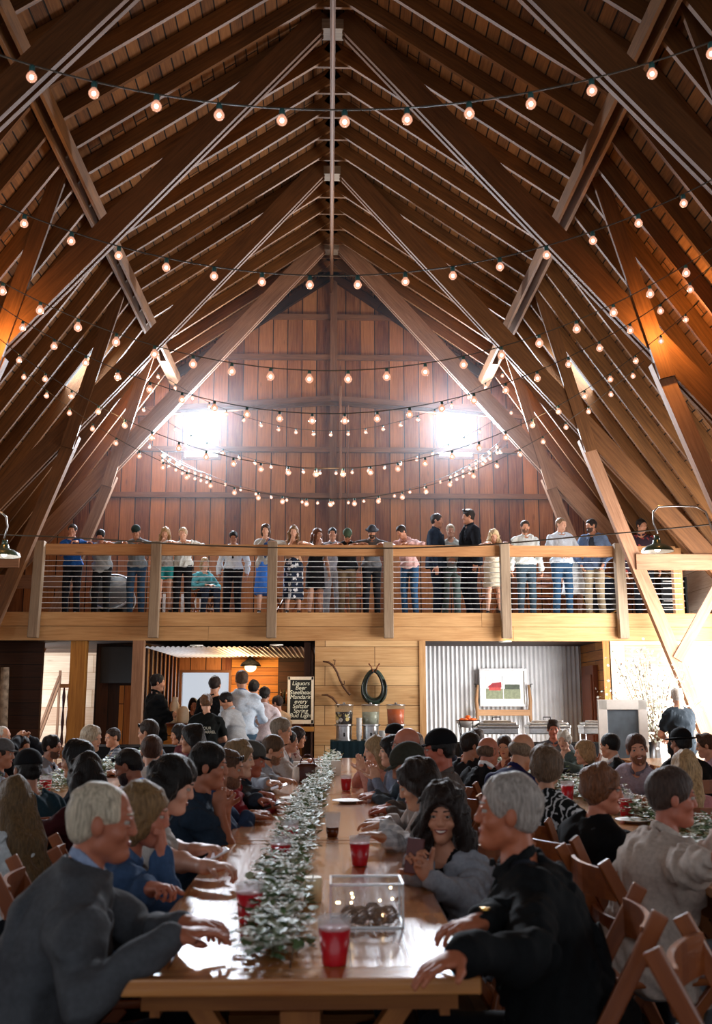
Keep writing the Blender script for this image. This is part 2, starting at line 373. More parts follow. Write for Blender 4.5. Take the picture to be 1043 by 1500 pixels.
for a,c in zip(PX,PX[1:]+[5.6]):
    b=MB(); b.box(a+.075,c-.07,YB-.06,YB+.04,3.70,3.87); b.build('top_rail',M['railwood'],rl)
for k in range(10):
    z=2.86+k*.083; b=MB(); b.tube([(-4.56,YB-.03,z),(5.6,YB-.03,z)],.005,6); b.build('cable',M['cable'],rl)
# ================================================================ UNDER THE BALCONY
# front partition at YB: pine wall between bar and metal alcove, pine wall on the right
b=MB(); b.box(-.23,1.42,YB+.0,YB+.12,0,2.36,along=0); struct(b.build('wall_middle',M['pine']))
b=MB(); b.box(1.40,1.50,YB-.02,YB+.14,0,2.36); struct(b.build('trim_8',M['fascia']))
b=MB(); b.box(4.40,W,YB+.0,YB+.12,0,2.36,along=0); struct(b.build('wall_right_partition',M['pale']))
b=MB(); b.box(4.30,4.42,YB,17.2,0,2.36,along=1); struct(b.build('wall_alcove_side',M['amber']))
# raised red-brown door in the alcove side
b=MB(); b.box(4.22,4.30,16.05,16.75,0,2.0,along=2); b.box(4.19,4.22,16.12,16.68,.2,.9,along=2); b.box(4.19,4.22,16.12,16.68,1.1,1.85,along=2); d=b.build('door_1',M['reddoor']); struct(d,'red brown panelled door in the side of the metal alcove','door')
# corrugated sheets
def corrug(name,x0,x1,z0,z1,y,pitch=.075,amp=.018,axis='wall',ya=0,yb=0):
    b=MB(); n=int((x1-x0)/pitch*8); P=[(x0+(x1-x0)*i/n) for i in range(n+1)]
    for a,c in zip(P,P[1:]):
        fa,fc=amp*math.sin(a/pitch*2*PI),amp*math.sin(c/pitch*2*PI)
        if axis=='wall': b.face([(a,y+fa,z0),(c,y+fc,z0),(c,y+fc,z1),(a,y+fa,z1)])
        else: b.face([(a,ya,z0+fa),(c,ya,z0+fc),(c,yb,z0+fc),(a,yb,z0+fa)])
    return struct(b.build(name,M['galv'],smooth=True))
corrug('wall_corrugated',1.46,4.32,0,2.36,17.1)
corrug('ceiling_bar',-2.9,-.1,2.27,0,0,axis='ceil',ya=YB+.12,yb=YG-.05,pitch=.08,amp=.012)
# bar alcove: left side of upright boards, counter, back wall is the gable
b=MB(); b.quad((-2.93,YB+.12,0),(-2.93,YB+.12,2.34),(-2.93,YG,2.34),(-2.93,YG,0)); struct(b.build('wall_bar_side',M['amber']))
for k in range(9):
    y=YB+.35+k*.42; b=MB(); b.box(-2.93,-2.89,y,y+.05,0,2.3); struct(b.build('batten',M['darkwood']),'upright batten on the side wall of the bar','batten','battens on the bar side wall')
b=MB()
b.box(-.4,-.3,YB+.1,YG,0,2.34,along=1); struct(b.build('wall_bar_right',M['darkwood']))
b=MB(); b.quad((-2.0+.1,YG-.02,0),(-1.0,YG-.02,0),(-1.0,YG-.02,2.36),(-2.0+.1,YG-.02,2.36)); struct(b.build('wall_bar_amber',M['amber']))
b=MB(); b.quad((-1.0,YG-.02,0),(-.3,YG-.02,0),(-.3,YG-.02,2.36),(-1.0,YG-.02,2.36)); struct(b.build('wall_bar_dark',M['darkwood']))
# posts under the balcony edge on the left
b=MB(); b.box(-3.07,-2.90,YB+.02,YB+.2,0,2.36); struct(b.build('post',M['trussred']),'rough brown post between the bar and the dark wall','post')
b=MB(); b.box(-4.05,-3.82,YB+.1,YB+.3,0,2.36); struct(b.build('post',M['amberpost']),'amber lit square post left of the dark wall','post')
b=MB(); b.box(-3.83,-3.06,YB+.9,YB+1.0,0,2.36,along=2); struct(b.build('wall_dark_panel',M['darkwood']))
b=MB(); b.box(-3.40,-3.1,YB+.78,YB+.9,0,1.68); struct(b.build('door_2',M['amber']),'amber wooden door in the dark wall left of the bar','door')
b=MB(); b.box(-3.72,-3.1,YB+.74,YB+.82,1.72,2.30); tag(b.build('television_screen',plain('screen_black','#050506',.2)),'black wall screen above the amber door left of the bar','screen')
b=MB(); b.box(-W,-4.62,YB+.6,YB+.7,0,2.36,along=0); struct(b.build('wall_left_partition',M['darkwood']))
# far lit passage with a stair handrail behind the left posts
b=MB(); b.quad((-6.2,YG-.03,0),(-3.9,YG-.03,0),(-3.9,YG-.03,2.36),(-6.2,YG-.03,2.36)); struct(b.build('wall_passage',M['pale']))
st=thing('stair_handrail','pale sloping stair handrail with two bars in the lit passage at left','handrail')
for dz in (0,-.16):
    b=MB(); b.beam((-5.50,YG-.6,.5+dz),(-5.05,YG-.6,1.90+dz),.04,.05,up=(0,1,0)); b.build('rail',M['gbeam'],st)
b=MB(); b.box(-5.06,-5.02,YG-.62,YG-.58,0,2.0); b.build('newel_post',M['gbeam'],st)
bl=thing('baluster_panel','dark red turned balusters beside the amber post at left','balusters')
for k in range(3):
    x=-4.22+k*.08; b=MB(); b.lathe([(.012,.7),(.03,.8),(.015,.95),(.028,1.1),(.014,1.3),(.03,1.5),(.012,1.65)],(x,YB+.5,0),10); b.build('baluster',plain('dark_red_turning_%d'%k,'#4a1c14',.4),bl,smooth=True)
b=MB(); b.box(-4.28,-4.0,YB+.46,YB+.54,1.64,1.7); b.build('rail',M['railwood'],bl); b=MB(); b.box(-4.28,-4.0,YB+.46,YB+.54,.55,.72); b.build('rail',M['railwood'],bl)
b=MB(); pts=[(-5.08,YB+.2,.0),(-5.05,YB+.2,1.0),(-5.08,YB+.2,1.95)]; b.tube(pts,[.075,.07,.065],12)
M['birch']=plain('birch_bark','#9a8a78',.8,var=.5,scale=14,bump=.4)
tag(b.build('birch_log',M['birch'],smooth=True),'pale birch log standing upright against the dark left wall','log')
# ================================================================ PEOPLE: signed distance bodies, polygonised
def nrm(v): v=np.array(v,float); return v/(np.linalg.norm(v)+1e-9)
def surface_nets(S,org,h):
    nx,ny,nz=S.shape; ins=S<0
    acc=np.zeros((nx-1,ny-1,nz-1,3),np.float32); cnt=np.zeros((nx-1,ny-1,nz-1),np.float32)
    def edge(ax):
        a=[slice(None)]*3; c=[slice(None)]*3; a[ax]=slice(0,-1); c[ax]=slice(1,None)
        A=S[tuple(a)]; B=S[tuple(c)]; x=(A<0)!=(B<0)
        return x,np.where(x,A/(A-B+1e-12),0).astype(np.float32)
    for ax in range(3):
        x,t=edge(ax); o1,o2=[k for k in range(3) if k!=ax]
        for d1 in (0,1):
            for d2 in (0,1):
                sl=[None]*3; sl[ax]=slice(None)
                sl[o1]=slice(d1,S.shape[o1]-1+d1); sl[o2]=slice(d2,S.shape[o2]-1+d2)
                xs=x[tuple(sl)]; ts=t[tuple(sl)]
                cnt+=xs; acc[...,ax]+=xs*ts; acc[...,o1]+=xs*d1; acc[...,o2]+=xs*d2
    m=cnt>0; idx=np.full(m.shape,-1,np.int64); idx[m]=np.arange(m.sum())
    I=np.argwhere(m); V=(I+acc[m]/cnt[m][:,None])*h+org
    F=[]
    for ax in range(3):
        x,_=edge(ax); o1,o2=[k for k in range(3) if k!=ax]
        E=np.argwhere(x); ok=(E[:,o1]>0)&(E[:,o2]>0)&(E[:,o1]<S.shape[o1]-1)&(E[:,o2]<S.shape[o2]-1); E=E[ok]
        if not len(E): continue
        def g(d1,d2):
            J=E.copy(); J[:,o1]-=d1; J[:,o2]-=d2; return idx[J[:,0],J[:,1],J[:,2]]
        q=np.stack([g(1,1),g(0,1),g(0,0),g(1,0)],1)
        neg=ins[E[:,0],E[:,1],E[:,2]]
        if ax==1: neg=~neg
        q[~neg]=q[~neg][:,::-1]
        F.append(q)
    return V,(np.concatenate(F) if F else np.zeros((0,4),int))
class Sdf:
    def __init__(s): s.p=[]
    def cap(s,a,b,ra,rb,k=.02,op=0):
        a=np.array(a,float); b=np.array(b,float); r=max(ra,rb)
        s.p.append(('c',np.minimum(a,b)-r,np.maximum(a,b)+r,(a,b,ra,rb),k,op)); return s
    def ell(s,c,R,rad,k=.02,op=0):      # R rows = local axes
        c=np.array(c,float); rad=np.array(rad,float); R=np.array(R,float); e=np.sqrt(((R.T*rad)**2).sum(1))
        s.p.append(('e',c-e,c+e,(c,R,rad),k,op)); return s
    def half(s,p,n,op=1,k=.01):          # cut away the side n points to
        s.p.append(('h',None,None,(np.array(p,float),nrm(n)),k,op)); return s
    def bounds(s):
        lo=np.min([q[1] for q in s.p if q[0]!='h' and q[5]==0],0); hi=np.max([q[2] for q in s.p if q[0]!='h' and q[5]==0],0); return lo,hi
    def field(s,lo,hi,h,disp=None):
        n=np.ceil((hi-lo)/h).astype(int)+1
        S=np.full(n,1.0,np.float32); ax=[(lo[i]+np.arange(n[i])*h).astype(np.float32) for i in range(3)]
        for t,l,u,P,k,op in s.p:
            if t=='h': i0=np.zeros(3,int); i1=n
            else:
                mg=.05+k
                i0=np.clip(np.floor((l-mg-lo)/h).astype(int),0,n); i1=np.clip(np.ceil((u+mg-lo)/h).astype(int)+1,0,n)
            if (i1<=i0).any(): continue
            X=ax[0][i0[0]:i1[0],None,None]; Y=ax[1][None,i0[1]:i1[1],None]; Z=ax[2][None,None,i0[2]:i1[2]]
            if t=='c':
                a,b,ra,rb=P; d=b-a; L2=float(d@d)+1e-9
                tt=np.clip(((X-a[0])*d[0]+(Y-a[1])*d[1]+(Z-a[2])*d[2])/L2,0,1)
                D=np.sqrt((X-a[0]-tt*d[0])**2+(Y-a[1]-tt*d[1])**2+(Z-a[2]-tt*d[2])**2)-(ra+(rb-ra)*tt)
            elif t=='e':
                c,R,rad=P; x,y,z=X-c[0],Y-c[1],Z-c[2]
                q=[R[i][0]*x+R[i][1]*y+R[i][2]*z for i in range(3)]
                k0=np.sqrt(sum((q[i]/rad[i])**2 for i in range(3))); k1=np.sqrt(sum((q[i]/rad[i]**2)**2 for i in range(3)))+1e-9
                D=k0*(k0-1)/k1
            else:
                p,nn=P; D=(X-p[0])*nn[0]+(Y-p[1])*nn[1]+(Z-p[2])*nn[2]
            sl=S[i0[0]:i1[0],i0[1]:i1[1],i0[2]:i1[2]]
            if op==0:
                hh=np.maximum(k-np.abs(sl-D),0); sl[...]=np.minimum(sl,D)-hh*hh/(4*k+1e-9)
            else:                        # subtract (half space: keep D<0)
                E_= D if t=='h' else -D
                hh=np.maximum(k-np.abs(sl-E_),0); sl[...]=np.maximum(sl,E_)+hh*hh/(4*k+1e-9)
        if disp is not None:
            X,Y,Z=ax[0][:,None,None],ax[1][None,:,None],ax[2][None,None,:]; S+=disp(X,Y,Z)
        return S
    def mesh(s,h,lo=None,hi=None,disp=None):
        if lo is None:
            lo,hi=s.bounds(); lo=lo-3*h-.01; hi=hi+3*h+.01
        S=s.field(lo,hi,h,disp); return surface_nets(S,lo,h)
def mk(name,V,F,mats,parent,mi=None,smooth=True):
    me=bpy.data.meshes.new(name); nv,nf=len(V),len(F)
    me.vertices.add(nv); me.vertices.foreach_set('co',np.asarray(V,np.float32).ravel())
    me.loops.add(nf*4); me.loops.foreach_set('vertex_index',np.asarray(F,np.int32).ravel())
    me.polygons.add(nf); me.polygons.foreach_set('loop_start',np.arange(nf,dtype=np.int32)*4)
    me.polygons.foreach_set('use_smooth',np.ones(nf,bool))
    if mi is not None: me.polygons.foreach_set('material_index',np.asarray(mi,np.int32))
    for m in mats: me.materials.append(m)
    me.update(); me.validate()
    o=bpy.data.objects.new(name,me); COL.objects.link(o); o.parent=parent; return o
def relax(V,F,it=1,lam=.5):
    if not len(F): return V
    for _ in range(it):
        A=np.zeros_like(V); C=np.zeros(len(V))
        for i in range(4):
            for j in (1,3):
                np.add.at(A,F[:,i],V[F[:,(i+j)%4]]); np.add.at(C,F[:,i],1)
        C[C==0]=1; V=V+(A/C[:,None]-V)*lam
    return V
def wrinkle(seed,amp,fr=1.0):
    r=np.random.default_rng(seed); ws=[(r.normal(size=3)*11*fr,r.uniform(0,6)) for _ in range(3)]+[(r.normal(size=3)*24*fr,r.uniform(0,6)) for _ in range(3)]
    def d(X,Y,Z):
        s=0
        for i,(w,p) in enumerate(ws):
            a=np.sin(w[0]*X+w[1]*Y+w[2]*Z+p+ (s*1.3 if i else 0)); s=s+a*(1 if i<3 else .5)
        return (amp*.4*np.clip(s,-3,1.5)).astype(np.float32)
    return d
# ---- people materials
_mc={}
def skinm(c):
    k='skin'+c
    if k not in _mc:
        m=plain('skin_'+c.strip('#'),c,.5,var=.08,scale=25,bump=.08); m.node_tree.nodes['Principled BSDF'].inputs['Subsurface Weight'].default_value=.0; _mc[k]=m
    return _mc[k]
def hairm(c):
    k='hair'+c
    if k not in _mc:
        m,nt,b=newmat('hair_'+c.strip('#')); L=nt.links.new; tc=N(nt,'ShaderNodeTexCoord'); mp=N(nt,'ShaderNodeMapping'); mp.inputs['Scale'].default_value=(1,1,.18); L(tc.outputs['Object'],mp.inputs[0])
        no=N(nt,'ShaderNodeTexNoise'); no.inputs['Scale'].default_value=110; no.inputs['Detail'].default_value=3; no.inputs['Distortion'].default_value=.6; L(mp.outputs[0],no.inputs['Vector'])
        cc=srgb(c); r=ramp(nt,[(.3,tuple(x*.45 for x in cc[:3])+(1,)),(.7,tuple(min(1,x*1.1) for x in cc[:3])+(1,))]); L(no.outputs['Fac'],r.inputs['Fac']); L(r.outputs[0],b.inputs['Base Color'])
        b.inputs['Roughness'].default_value=.55; b.inputs['Specular IOR Level'].default_value=.25; b.inputs['Sheen Weight'].default_value=.38; b.inputs['Sheen Roughness'].default_value=.18
        bp=N(nt,'ShaderNodeBump'); bp.inputs['Strength'].default_value=.8; bp.inputs['Distance'].default_value=.01; L(no.outputs['Fac'],bp.inputs['Height']); L(bp.outputs[0],b.inputs['Normal']); _mc[k]=m
    return _mc[k]
def clothm(c,pat='plain',c2='#ffffff',sc=1.0):
    k='cloth'+c+pat+c2+str(sc)
    if k in _mc: return _mc[k]
    if pat=='plain': m=plain('cloth_'+c.strip('#'),c,.85,var=.13,scale=60,bump=.15,spec=.15)
    else:
        m,nt,b=newmat('cloth_'+pat+'_'+c.strip('#')); L=nt.links.new; tc=N(nt,'ShaderNodeTexCoord'); b.inputs['Roughness'].default_value=.85; b.inputs['Specular IOR Level'].default_value=.2
        mx=N(nt,'ShaderNodeMix',data_type='RGBA'); mx.inputs[6].default_value=srgb(c); mx.inputs[7].default_value=srgb(c2)
        if pat=='floral':
            v=N(nt,'ShaderNodeTexVoronoi'); v.inputs['Scale'].default_value=11*sc; r=ramp(nt,[(.30,(1,1,1,1)),(.38,(0,0,0,1))])
            n=N(nt,'ShaderNodeTexNoise'); n.inputs['Scale'].default_value=18; mv=N(nt,'ShaderNodeMix',data_type='RGBA'); mv.inputs[0].default_value=.08; L(tc.outputs['Object'],mv.inputs[6]); L(n.outputs['Color'],mv.inputs[7]); L(mv.outputs[2],v.inputs['Vector'])
            L(v.outputs['Distance'],r.inputs['Fac']); L(r.outputs[0],mx.inputs[0])
        elif pat=='lace' or pat=='zig':
            w=N(nt,'ShaderNodeTexWave'); w.inputs['Scale'].default_value=9*sc; w.inputs['Distortion'].default_value=9; w.inputs['Detail'].default_value=3; w.inputs['Detail Scale'].default_value=2.0; r=ramp(nt,[(.72,(0,0,0,1)),(.8,(1,1,1,1))]); L(tc.outputs['Object'],w.inputs['Vector']); L(w.outputs['Fac'],r.inputs['Fac']); L(r.outputs[0],mx.inputs[0])
        elif pat=='stripe' or pat=='plaid':
            w=N(nt,'ShaderNodeTexWave'); w.bands_direction='Z'; w.inputs['Scale'].default_value=9*sc; w.inputs['Distortion'].default_value=1; L(tc.outputs['Object'],w.inputs['Vector']); r=ramp(nt,[(.55,(0,0,0,1)),(.62,(1,1,1,1))]); L(w.outputs['Fac'],r.inputs['Fac'])
            if pat=='plaid':
                w2=N(nt,'ShaderNodeTexWave'); w2.bands_direction='X'; w2.inputs['Scale'].default_value=9*sc; L(tc.outputs['Object'],w2.inputs['Vector']); r2=ramp(nt,[(.55,(0,0,0,1)),(.62,(1,1,1,1))]); L(w2.outputs['Fac'],r2.inputs['Fac'])
                a=N(nt,'ShaderNodeMath',operation='MULTIPLY_ADD'); L(r.outputs[0],a.inputs[0]); a.inputs[1].default_value=.5; bb=N(nt,'ShaderNodeMath',operation='MULTIPLY'); L(r2.outputs[0],bb.inputs[0]); bb.inputs[1].default_value=.5; L(bb.outputs[0],a.inputs[2]); L(a.outputs[0],mx.inputs[0])
            else: L(r.outputs[0],mx.inputs[0])
        L(mx.outputs[2],b.inputs['Base Color'])
    _mc[k]=m; return m
M['lips']=plain('lips','#8e3f38',.4); M['teeth']=plain('teeth','#efe8dc',.3); M['eyewhite']=plain('eye_white','#a89f96',.6,spec=.2); M['iris']=plain('eye_iris','#1c120c',.2)
M['glassframe']=plain('spectacle_frame','#20242a',.3,.5); M['shoe']=plain('shoe_leather','#15120f',.4)
def rotm(axis,a):
    axis=nrm(axis); K=np.array([[0,-axis[2],axis[1]],[axis[2],0,-axis[0]],[-axis[1],axis[0],0]]); return np.eye(3)+math.sin(a)*K+(1-math.cos(a))*K@K
def ik(S,T,l1,l2,hint):
    d=T-S; L=np.linalg.norm(d); mx=(l1+l2)*.995
    if L>mx: T=S+d/L*mx; d=T-S; L=mx
    L=max(L,abs(l1-l2)+.02); u=d/(np.linalg.norm(d)+1e-9)
    a=(l1*l1-l2*l2+L*L)/(2*L); hh=math.sqrt(max(l1*l1-a*a,1e-5)); h=np.array(hint,float); h=h-u*(h@u); h=nrm(h)
    return S+u*a+h*hh,S+u*L
def hand(sd,W_,d,n,side,curl=25,r=.0088,fine=True,spread=.06):
    """palm from the wrist along d, n = palm normal, side=+1 thumb towards x = d x n"""
    d=nrm(d); n=nrm(np.array(n)-d*(np.array(n)@d)); x=np.cross(d,n)*side
    R=np.array([x,d,n])
    sd.ell(W_+.045*d,R,(.041,.055,.017),k=.012)
    sd.cap(W_-.01*d,W_+.02*d,.026,.024,k=.02)
    for i,(o,l,b) in enumerate(((.029,.068,.088),(.010,.077,.094),(-.010,.072,.090),(-.028,.055,.080))):
        p=W_+b*d+x*o*.95; dd=nrm(d+x*o*spread*18); ax=np.cross(dd,n); c=math.radians(curl*(1+.12*i))
        for j,f in enumerate((.42,.32,.26)):
            dd=rotm(ax,c*(.7 if j==0 else 1))@dd; q=p+dd*l*f; rr=r*(1-.1*j)
            sd.cap(p,q,rr,rr*.92,k=.004 if fine else .006); p=q
    p=W_+.028*d+x*.030; dd=nrm(d*.62+x*.75+n*.25)
    for f,rr in ((.045,.0125),(.032,.0105)):
        q=p+dd*f; sd.cap(p,q,rr,rr*.85,k=.008); p=q; dd=nrm(dd+d*.45+n*(.01*curl))
# ----------------------------------------------------------------
def person(sp):
    """sp: hx,hy,hz world head centre; yaw body facing; detail class by distance"""
    P=dict(yaw=0,hyaw=None,hpitch=-5,roll=0,lean=15 if sp.get('pose','sit')=='sit' else 6,slean=0,twist=0,pose='sit',skin='#b98468',hair='short',hc='#2a1c14',top='shirt',tc='#8a8f98',tp='plain',tc2='#ffffff',sleeve='long',
        bottom='trousers',bc='#1c1e24',arms='table',female=False,beard=None,glasses=False,collar=None,size=1.0,smile=0,seed=1,extra=(),legs=None); P.update(sp)
    rr=random.Random(P['seed']*17+3); D=math.dist((0,0),P['pos'][:2]) if 'pos' in P else 5
    head_w=np.array(P['head'],float); D=head_w[1]
    fem=P['female']; yaw=math.radians(P['yaw']); Fv=np.array([0,1.,0]); 
    # local frame: forward +y, right +x ; body facing world (sin yaw, cos yaw) -> rotation_z = -yaw
    lean=math.radians(P['lean']); sl=math.radians(P['slean'])
    sv=nrm([math.sin(sl),math.sin(lean),math.cos(lean)*math.cos(sl)])
    st=P['pose']!='sit'
    Hc=np.array([0,0,.94 if st else .54]); tl=.50 if not fem else .47
    NB=Hc+sv*tl; tw=math.radians(P['twist'])
    rt=np.array([math.cos(tw),-math.sin(tw),0]); rt=nrm(rt-sv*(rt@sv)); fw=np.cross(sv,rt)   # chest axes: right, forward(outwards), up
    if fw[1]*math.cos(tw)<0: fw=-fw
    sw=.175 if not fem else .152; 
    hy=math.radians((P['hyaw'] if P['hyaw'] is not None else P['yaw'])-P['yaw']); hp=math.radians(P['hpitch'])
    hf=np.array([math.sin(hy)*math.cos(hp),math.cos(hy)*math.cos(hp),math.sin(hp)]); hr=nrm(np.cross(hf,[0,0,1])); hu=np.cross(hr,hf)
    if P['roll']:
        Rr=rotm(hf,math.radians(P['roll'])); hr=Rr@hr; hu=Rr@hu
    nd=nrm(sv*.6+hu*.4+np.array([0,.25,0])*0); HC=NB+nd*.165+hf*.015+hu*.02
    # scale/translate so that the head lands where it belongs
    s=P['size']*(1.0 if not fem else .98); rz=-yaw; c_,s_=math.cos(rz),math.sin(rz)
    Rz=np.array([[c_,-s_,0],[s_,c_,0],[0,0,1]])
    if P.get('fit',True):
        s=float(np.clip(head_w[2]-P.get('floor',0),.8,1.9)/HC[2]) ; s=min(max(s,.86),1.12)
        if P.get('keeps'): s=P['keeps']
    base=head_w-Rz@(HC*s); fl=P.get('floor',0); base[2]=fl
    hz_err=head_w[2]-(fl+HC[2]*s)
    if abs(hz_err)>.002:     # remaining difference: torso length
        NB=NB+np.array([0,0,hz_err/s]); HC=HC+np.array([0,0,hz_err/s]); sv=nrm(NB-Hc); tl=np.linalg.norm(NB-Hc)
    root=thing('person',P['label'],'person',tuple(base),rz,P.get('group')); root.scale=(s,s,s)
    def toloc(w): return (Rz.T@(np.array(w,float)-base))/s
    Bd=Sdf(); Tp=Sdf(); Bt=Sdf()
    ease=P.get('ease',.018 if P['top'] not in('blazer','jacket','cardigan','sweater') else .030)
    B=P.get('bulk',1.0)*(.93 if fem else 1)
    RX=np.array([rt,fw,sv])
    # torso
    def torso(S,e,k=.05):
        S.ell(Hc+sv*.03,RX,(.165*B+e,.115*B+e,.13+e),k)
        S.ell(Hc+sv*tl*.38,RX,((.135 if not fem else .118)*B+e,.105*B+e,.15+e),k)
        S.ell(Hc+sv*tl*.68,RX,((.165 if not fem else .142)*B+e,.110*B+e,.165+e),k)
        S.cap(NB-sv*.06+rt*(sw-.03),NB-sv*.06-rt*(sw-.03),.052+e,.052+e,k)
        S.cap(NB-sv*.03+rt*(sw-.06)*1.0-sv*.01,NB+sv*.03,.045+e*.8,.045+e*.5,.04); S.cap(NB-sv*.03-rt*(sw-.06),NB+sv*.03,.045+e*.8,.045+e*.5,.04)
        if fem:
            for q in (-1,1): S.ell(Hc+sv*tl*.66+fw*.075+rt*q*.065,RX,(.06+e,.06+e,.065+e),.03)
    torso(Bd,0)
    Bd.cap(NB-sv*.02,HC-hu*.055-hf*.022,.056 if not fem else .046,.049 if not fem else .041,.022)
    # head
    R=np.array([hr,hf,hu]); Hp=lambda r_,f_,u_:HC+hr*r_+hf*f_+hu*u_
    q=.95 if fem else 1.0
    Bd.ell(Hp(0,-.010,.030),R,(.071*q,.090,.083),.02)
    Bd.ell(Hp(0,.025,-.030),R,(.056*q,.060,.074),.03)
    Bd.ell(Hp(0,.062,-.092),R,(.030*q,.030,.025),.02)
    Bd.cap(Hp(-.045*q,.0,-.065),Hp(0,.05,-.095),.020,.018,.02); Bd.cap(Hp(.045*q,.0,-.065),Hp(0,.05,-.095),.020,.018,.02)
    Bd.cap(Hp(-.032,.068,.028),Hp(.032,.068,.028),.014,.014,.015)
    for e in (-1,1):
        Bd.ell(Hp(e*.031,.098,.004),R,(.017,.016,.013),.012,op=1)
        Bd.ell(Hp(e*.040,.058,-.030),R,(.020,.022,.020),.015)
        Bd.ell(Hp(e*.075*q,-.006,-.008),R,(.011,.018,.030),.006)
    Bd.cap(Hp(0,.084,.012),Hp(0,.0985,-.026),.0085,.0105,.010)
    for e in (-1,1): Bd.ell(Hp(e*.010,.094,-.030),R,(.008,.010,.008),.006)
    sm=P['smile']*.0035; lw=.021+P['smile']*.0035
    Bd.ell(Hp(0,.073,-.060),R,(.024,.0145,.016),.012)
    # eyelids
    for e in (-1,1): Bd.ell(Hp(e*.031,.080,.0135),R,(.0155,.0115,.0055),.003); Bd.ell(Hp(e*.031,.079,-.0055),R,(.0145,.010,.0045),.003)
    # arms
    ua,fa=(.285,.255) if not fem else (.265,.235)
    A=P['arms']; tgt={}; 
    for e,nm in ((-1,'L'),(1,'R')):
        Sh=NB-sv*.065+rt*e*(sw+.005); hint=np.array([e*.6,-.3,-.8]); hd=None; pn=None; curl=25; T=None
        a=A if isinstance(A,str) else A.get(nm,'table')
        if isinstance(a,(tuple,list,np.ndarray)) or isinstance(a,dict):
            dd=a if isinstance(a,dict) else {'t':a}
            T=toloc(dd['t']); hd=dd.get('d'); pn=dd.get('n'); curl=dd.get('curl',25)
            if hd is not None: hd=Rz.T@np.array(hd,float)
            if pn is not None: pn=Rz.T@np.array(pn,float)
            if 'hint' in dd: hint=Rz.T@np.array(dd['hint'],float)
        elif a=='table': T=np.array([e*.10,.36+rr.uniform(-.03,.05),.79/s]); hd=(-e*.5,.9,0); pn=(0,0,-1); hint=np.array([e*.8,-.1,-.5])
        elif a=='chin': T=HC+np.array([-e*.01,0,0])+hf*.085-hu*.20; hd=-hf*.2+hu; pn=-hf; curl=45; hint=np.array([e*.4,.4,-.9])
        elif a=='mouth': T=HC+hf*.12-hu*.20+hr*e*.03; hd=hu+np.array([-e*.2,0,0]); pn=-hf; curl=60; hint=np.array([e*.5,.2,-.9])
        elif a=='clasp': T=NB+np.array([e*.05,.27,-.05]); hd=(-e*.5,.2,.8); pn=(-e,-.2,0); curl=60; hint=np.array([e*.6,.2,-.9])
        elif a=='phone': T=np.array([e*.06,.36,.86/s]); hd=(-e*.35,.7,.5); pn=(-e*.3,-.5,.8); curl=45; hint=np.array([e*.8,-.2,-.5])
        elif a=='lap': T=np.array([e*.08,.28,.62]); hd=(-e*.4,.9,-.1); pn=(0,0,-1); hint=np.array([e*.9,-.6,-.2])
        elif a=='side': T=Hc+np.array([e*.27,.06,-.10]); hd=(0,.15,-1); pn=(-e,0,0); hint=np.array([e*.4,-1,0]); curl=30
        elif a=='pocket': T=Hc+np.array([e*.20,.10,-.0]); hd=(-e*.2,.3,-1); pn=(-e,0,0); hint=np.array([e*.9,-.6,0])
        elif a=='crossed': T=NB+np.array([-e*.12,.21,-.26]); hd=(-e,.1,.05); pn=(0,-1,0); hint=np.array([e,.1,-.8])
        elif a=='rail': T=np.array([e*.20,.46,1.13/s]); hd=(-e*.8,.5,-.1); pn=(0,0,-1); hint=np.array([e*1.0,-.1,-.2]); curl=35
        elif a=='front': T=Hc+np.array([e*.05,.24,.12]); hd=(-e*.8,.5,-.1); pn=(0,-.6,-.6); hint=np.array([e,-.4,-.1]); curl=40
        elif a=='up': T=HC+np.array([e*.10,.02,.08]); hd=(-e*.5,-.2,.6); pn=(-e,.1,-.3); hint=np.array([e*1,.5,.2]); curl=30
        elif a=='clap': T=NB+np.array([e*.035,.32,.02]); hd=(0,.3,1); pn=(-e,0,0); curl=10; hint=np.array([e*.8,.1,-.9])
        El,Wr=ik(Sh,T,ua,fa,hint)
        if hd is None: hd=nrm(Wr-El)
        if pn is None: pn=(0,0,-1)
        hd=nrm(np.array(hd,float)*.8+nrm(Wr-El)*.6)
        tgt[nm]=(Sh,El,Wr,np.array(hd),np.array(pn,float),curl,e)
        g=.92 if fem else 1.0
        Bd.cap(Sh,El,.050*g,.040*g,.03); Bd.cap(El,Wr,.041*g,.027*g,.02)
        Bd.ell(El*.72+Wr*.28,np.eye(3),(.042*g,)*3,.03)
    hands=Sdf() 
    for nm,(Sh,El,Wr,hd,pn,curl,e) in tgt.items(): hand(Bd,Wr+hd*.012,hd,pn,-e if False else (1 if nm=='L' else -1),curl,r=.0088*(.93 if fem else 1))
    # legs
    legs=[]
    for e in (-1,1):
        hj=Hc+np.array([e*.09,0,-.04])
        if st:
            kn=np.array([e*.10,.03+rr.uniform(-.01,.04),.50]); an=np.array([e*.11,-.02+rr.uniform(-.03,.05),.09])
            if P['legs']=='wide': kn[0]*=1.5; an[0]*=1.8
            if P['legs']=='step': kn[1]+=e*.06; an[1]+=e*.16
        else:
            kn=np.array([e*.12,.42,.50]); an=np.array([e*.12,.40+rr.uniform(-.12,.08),.09])
        legs.append((hj,kn,an)); g=.93 if fem else 1
        Bd.cap(hj,kn,.082*g,.056*g,.04); Bd.cap(kn,an,.055*g,.036*g,.03); Bd.ell(kn*.65+an*.35+np.array([0,-.012,0]),np.eye(3),(.052*g,.052*g,.09*g),.03)
        Bd.cap(an+[0,-.02,-.04],an+[0,.15,-.06],.036,.026,.02)
    near=D<3.6; mid=D<6.5
    hv=.0045 if near else (.0062 if mid else (.0085 if D<9.5 else .0105)); cv=.03 if not P.get('bare') else .012
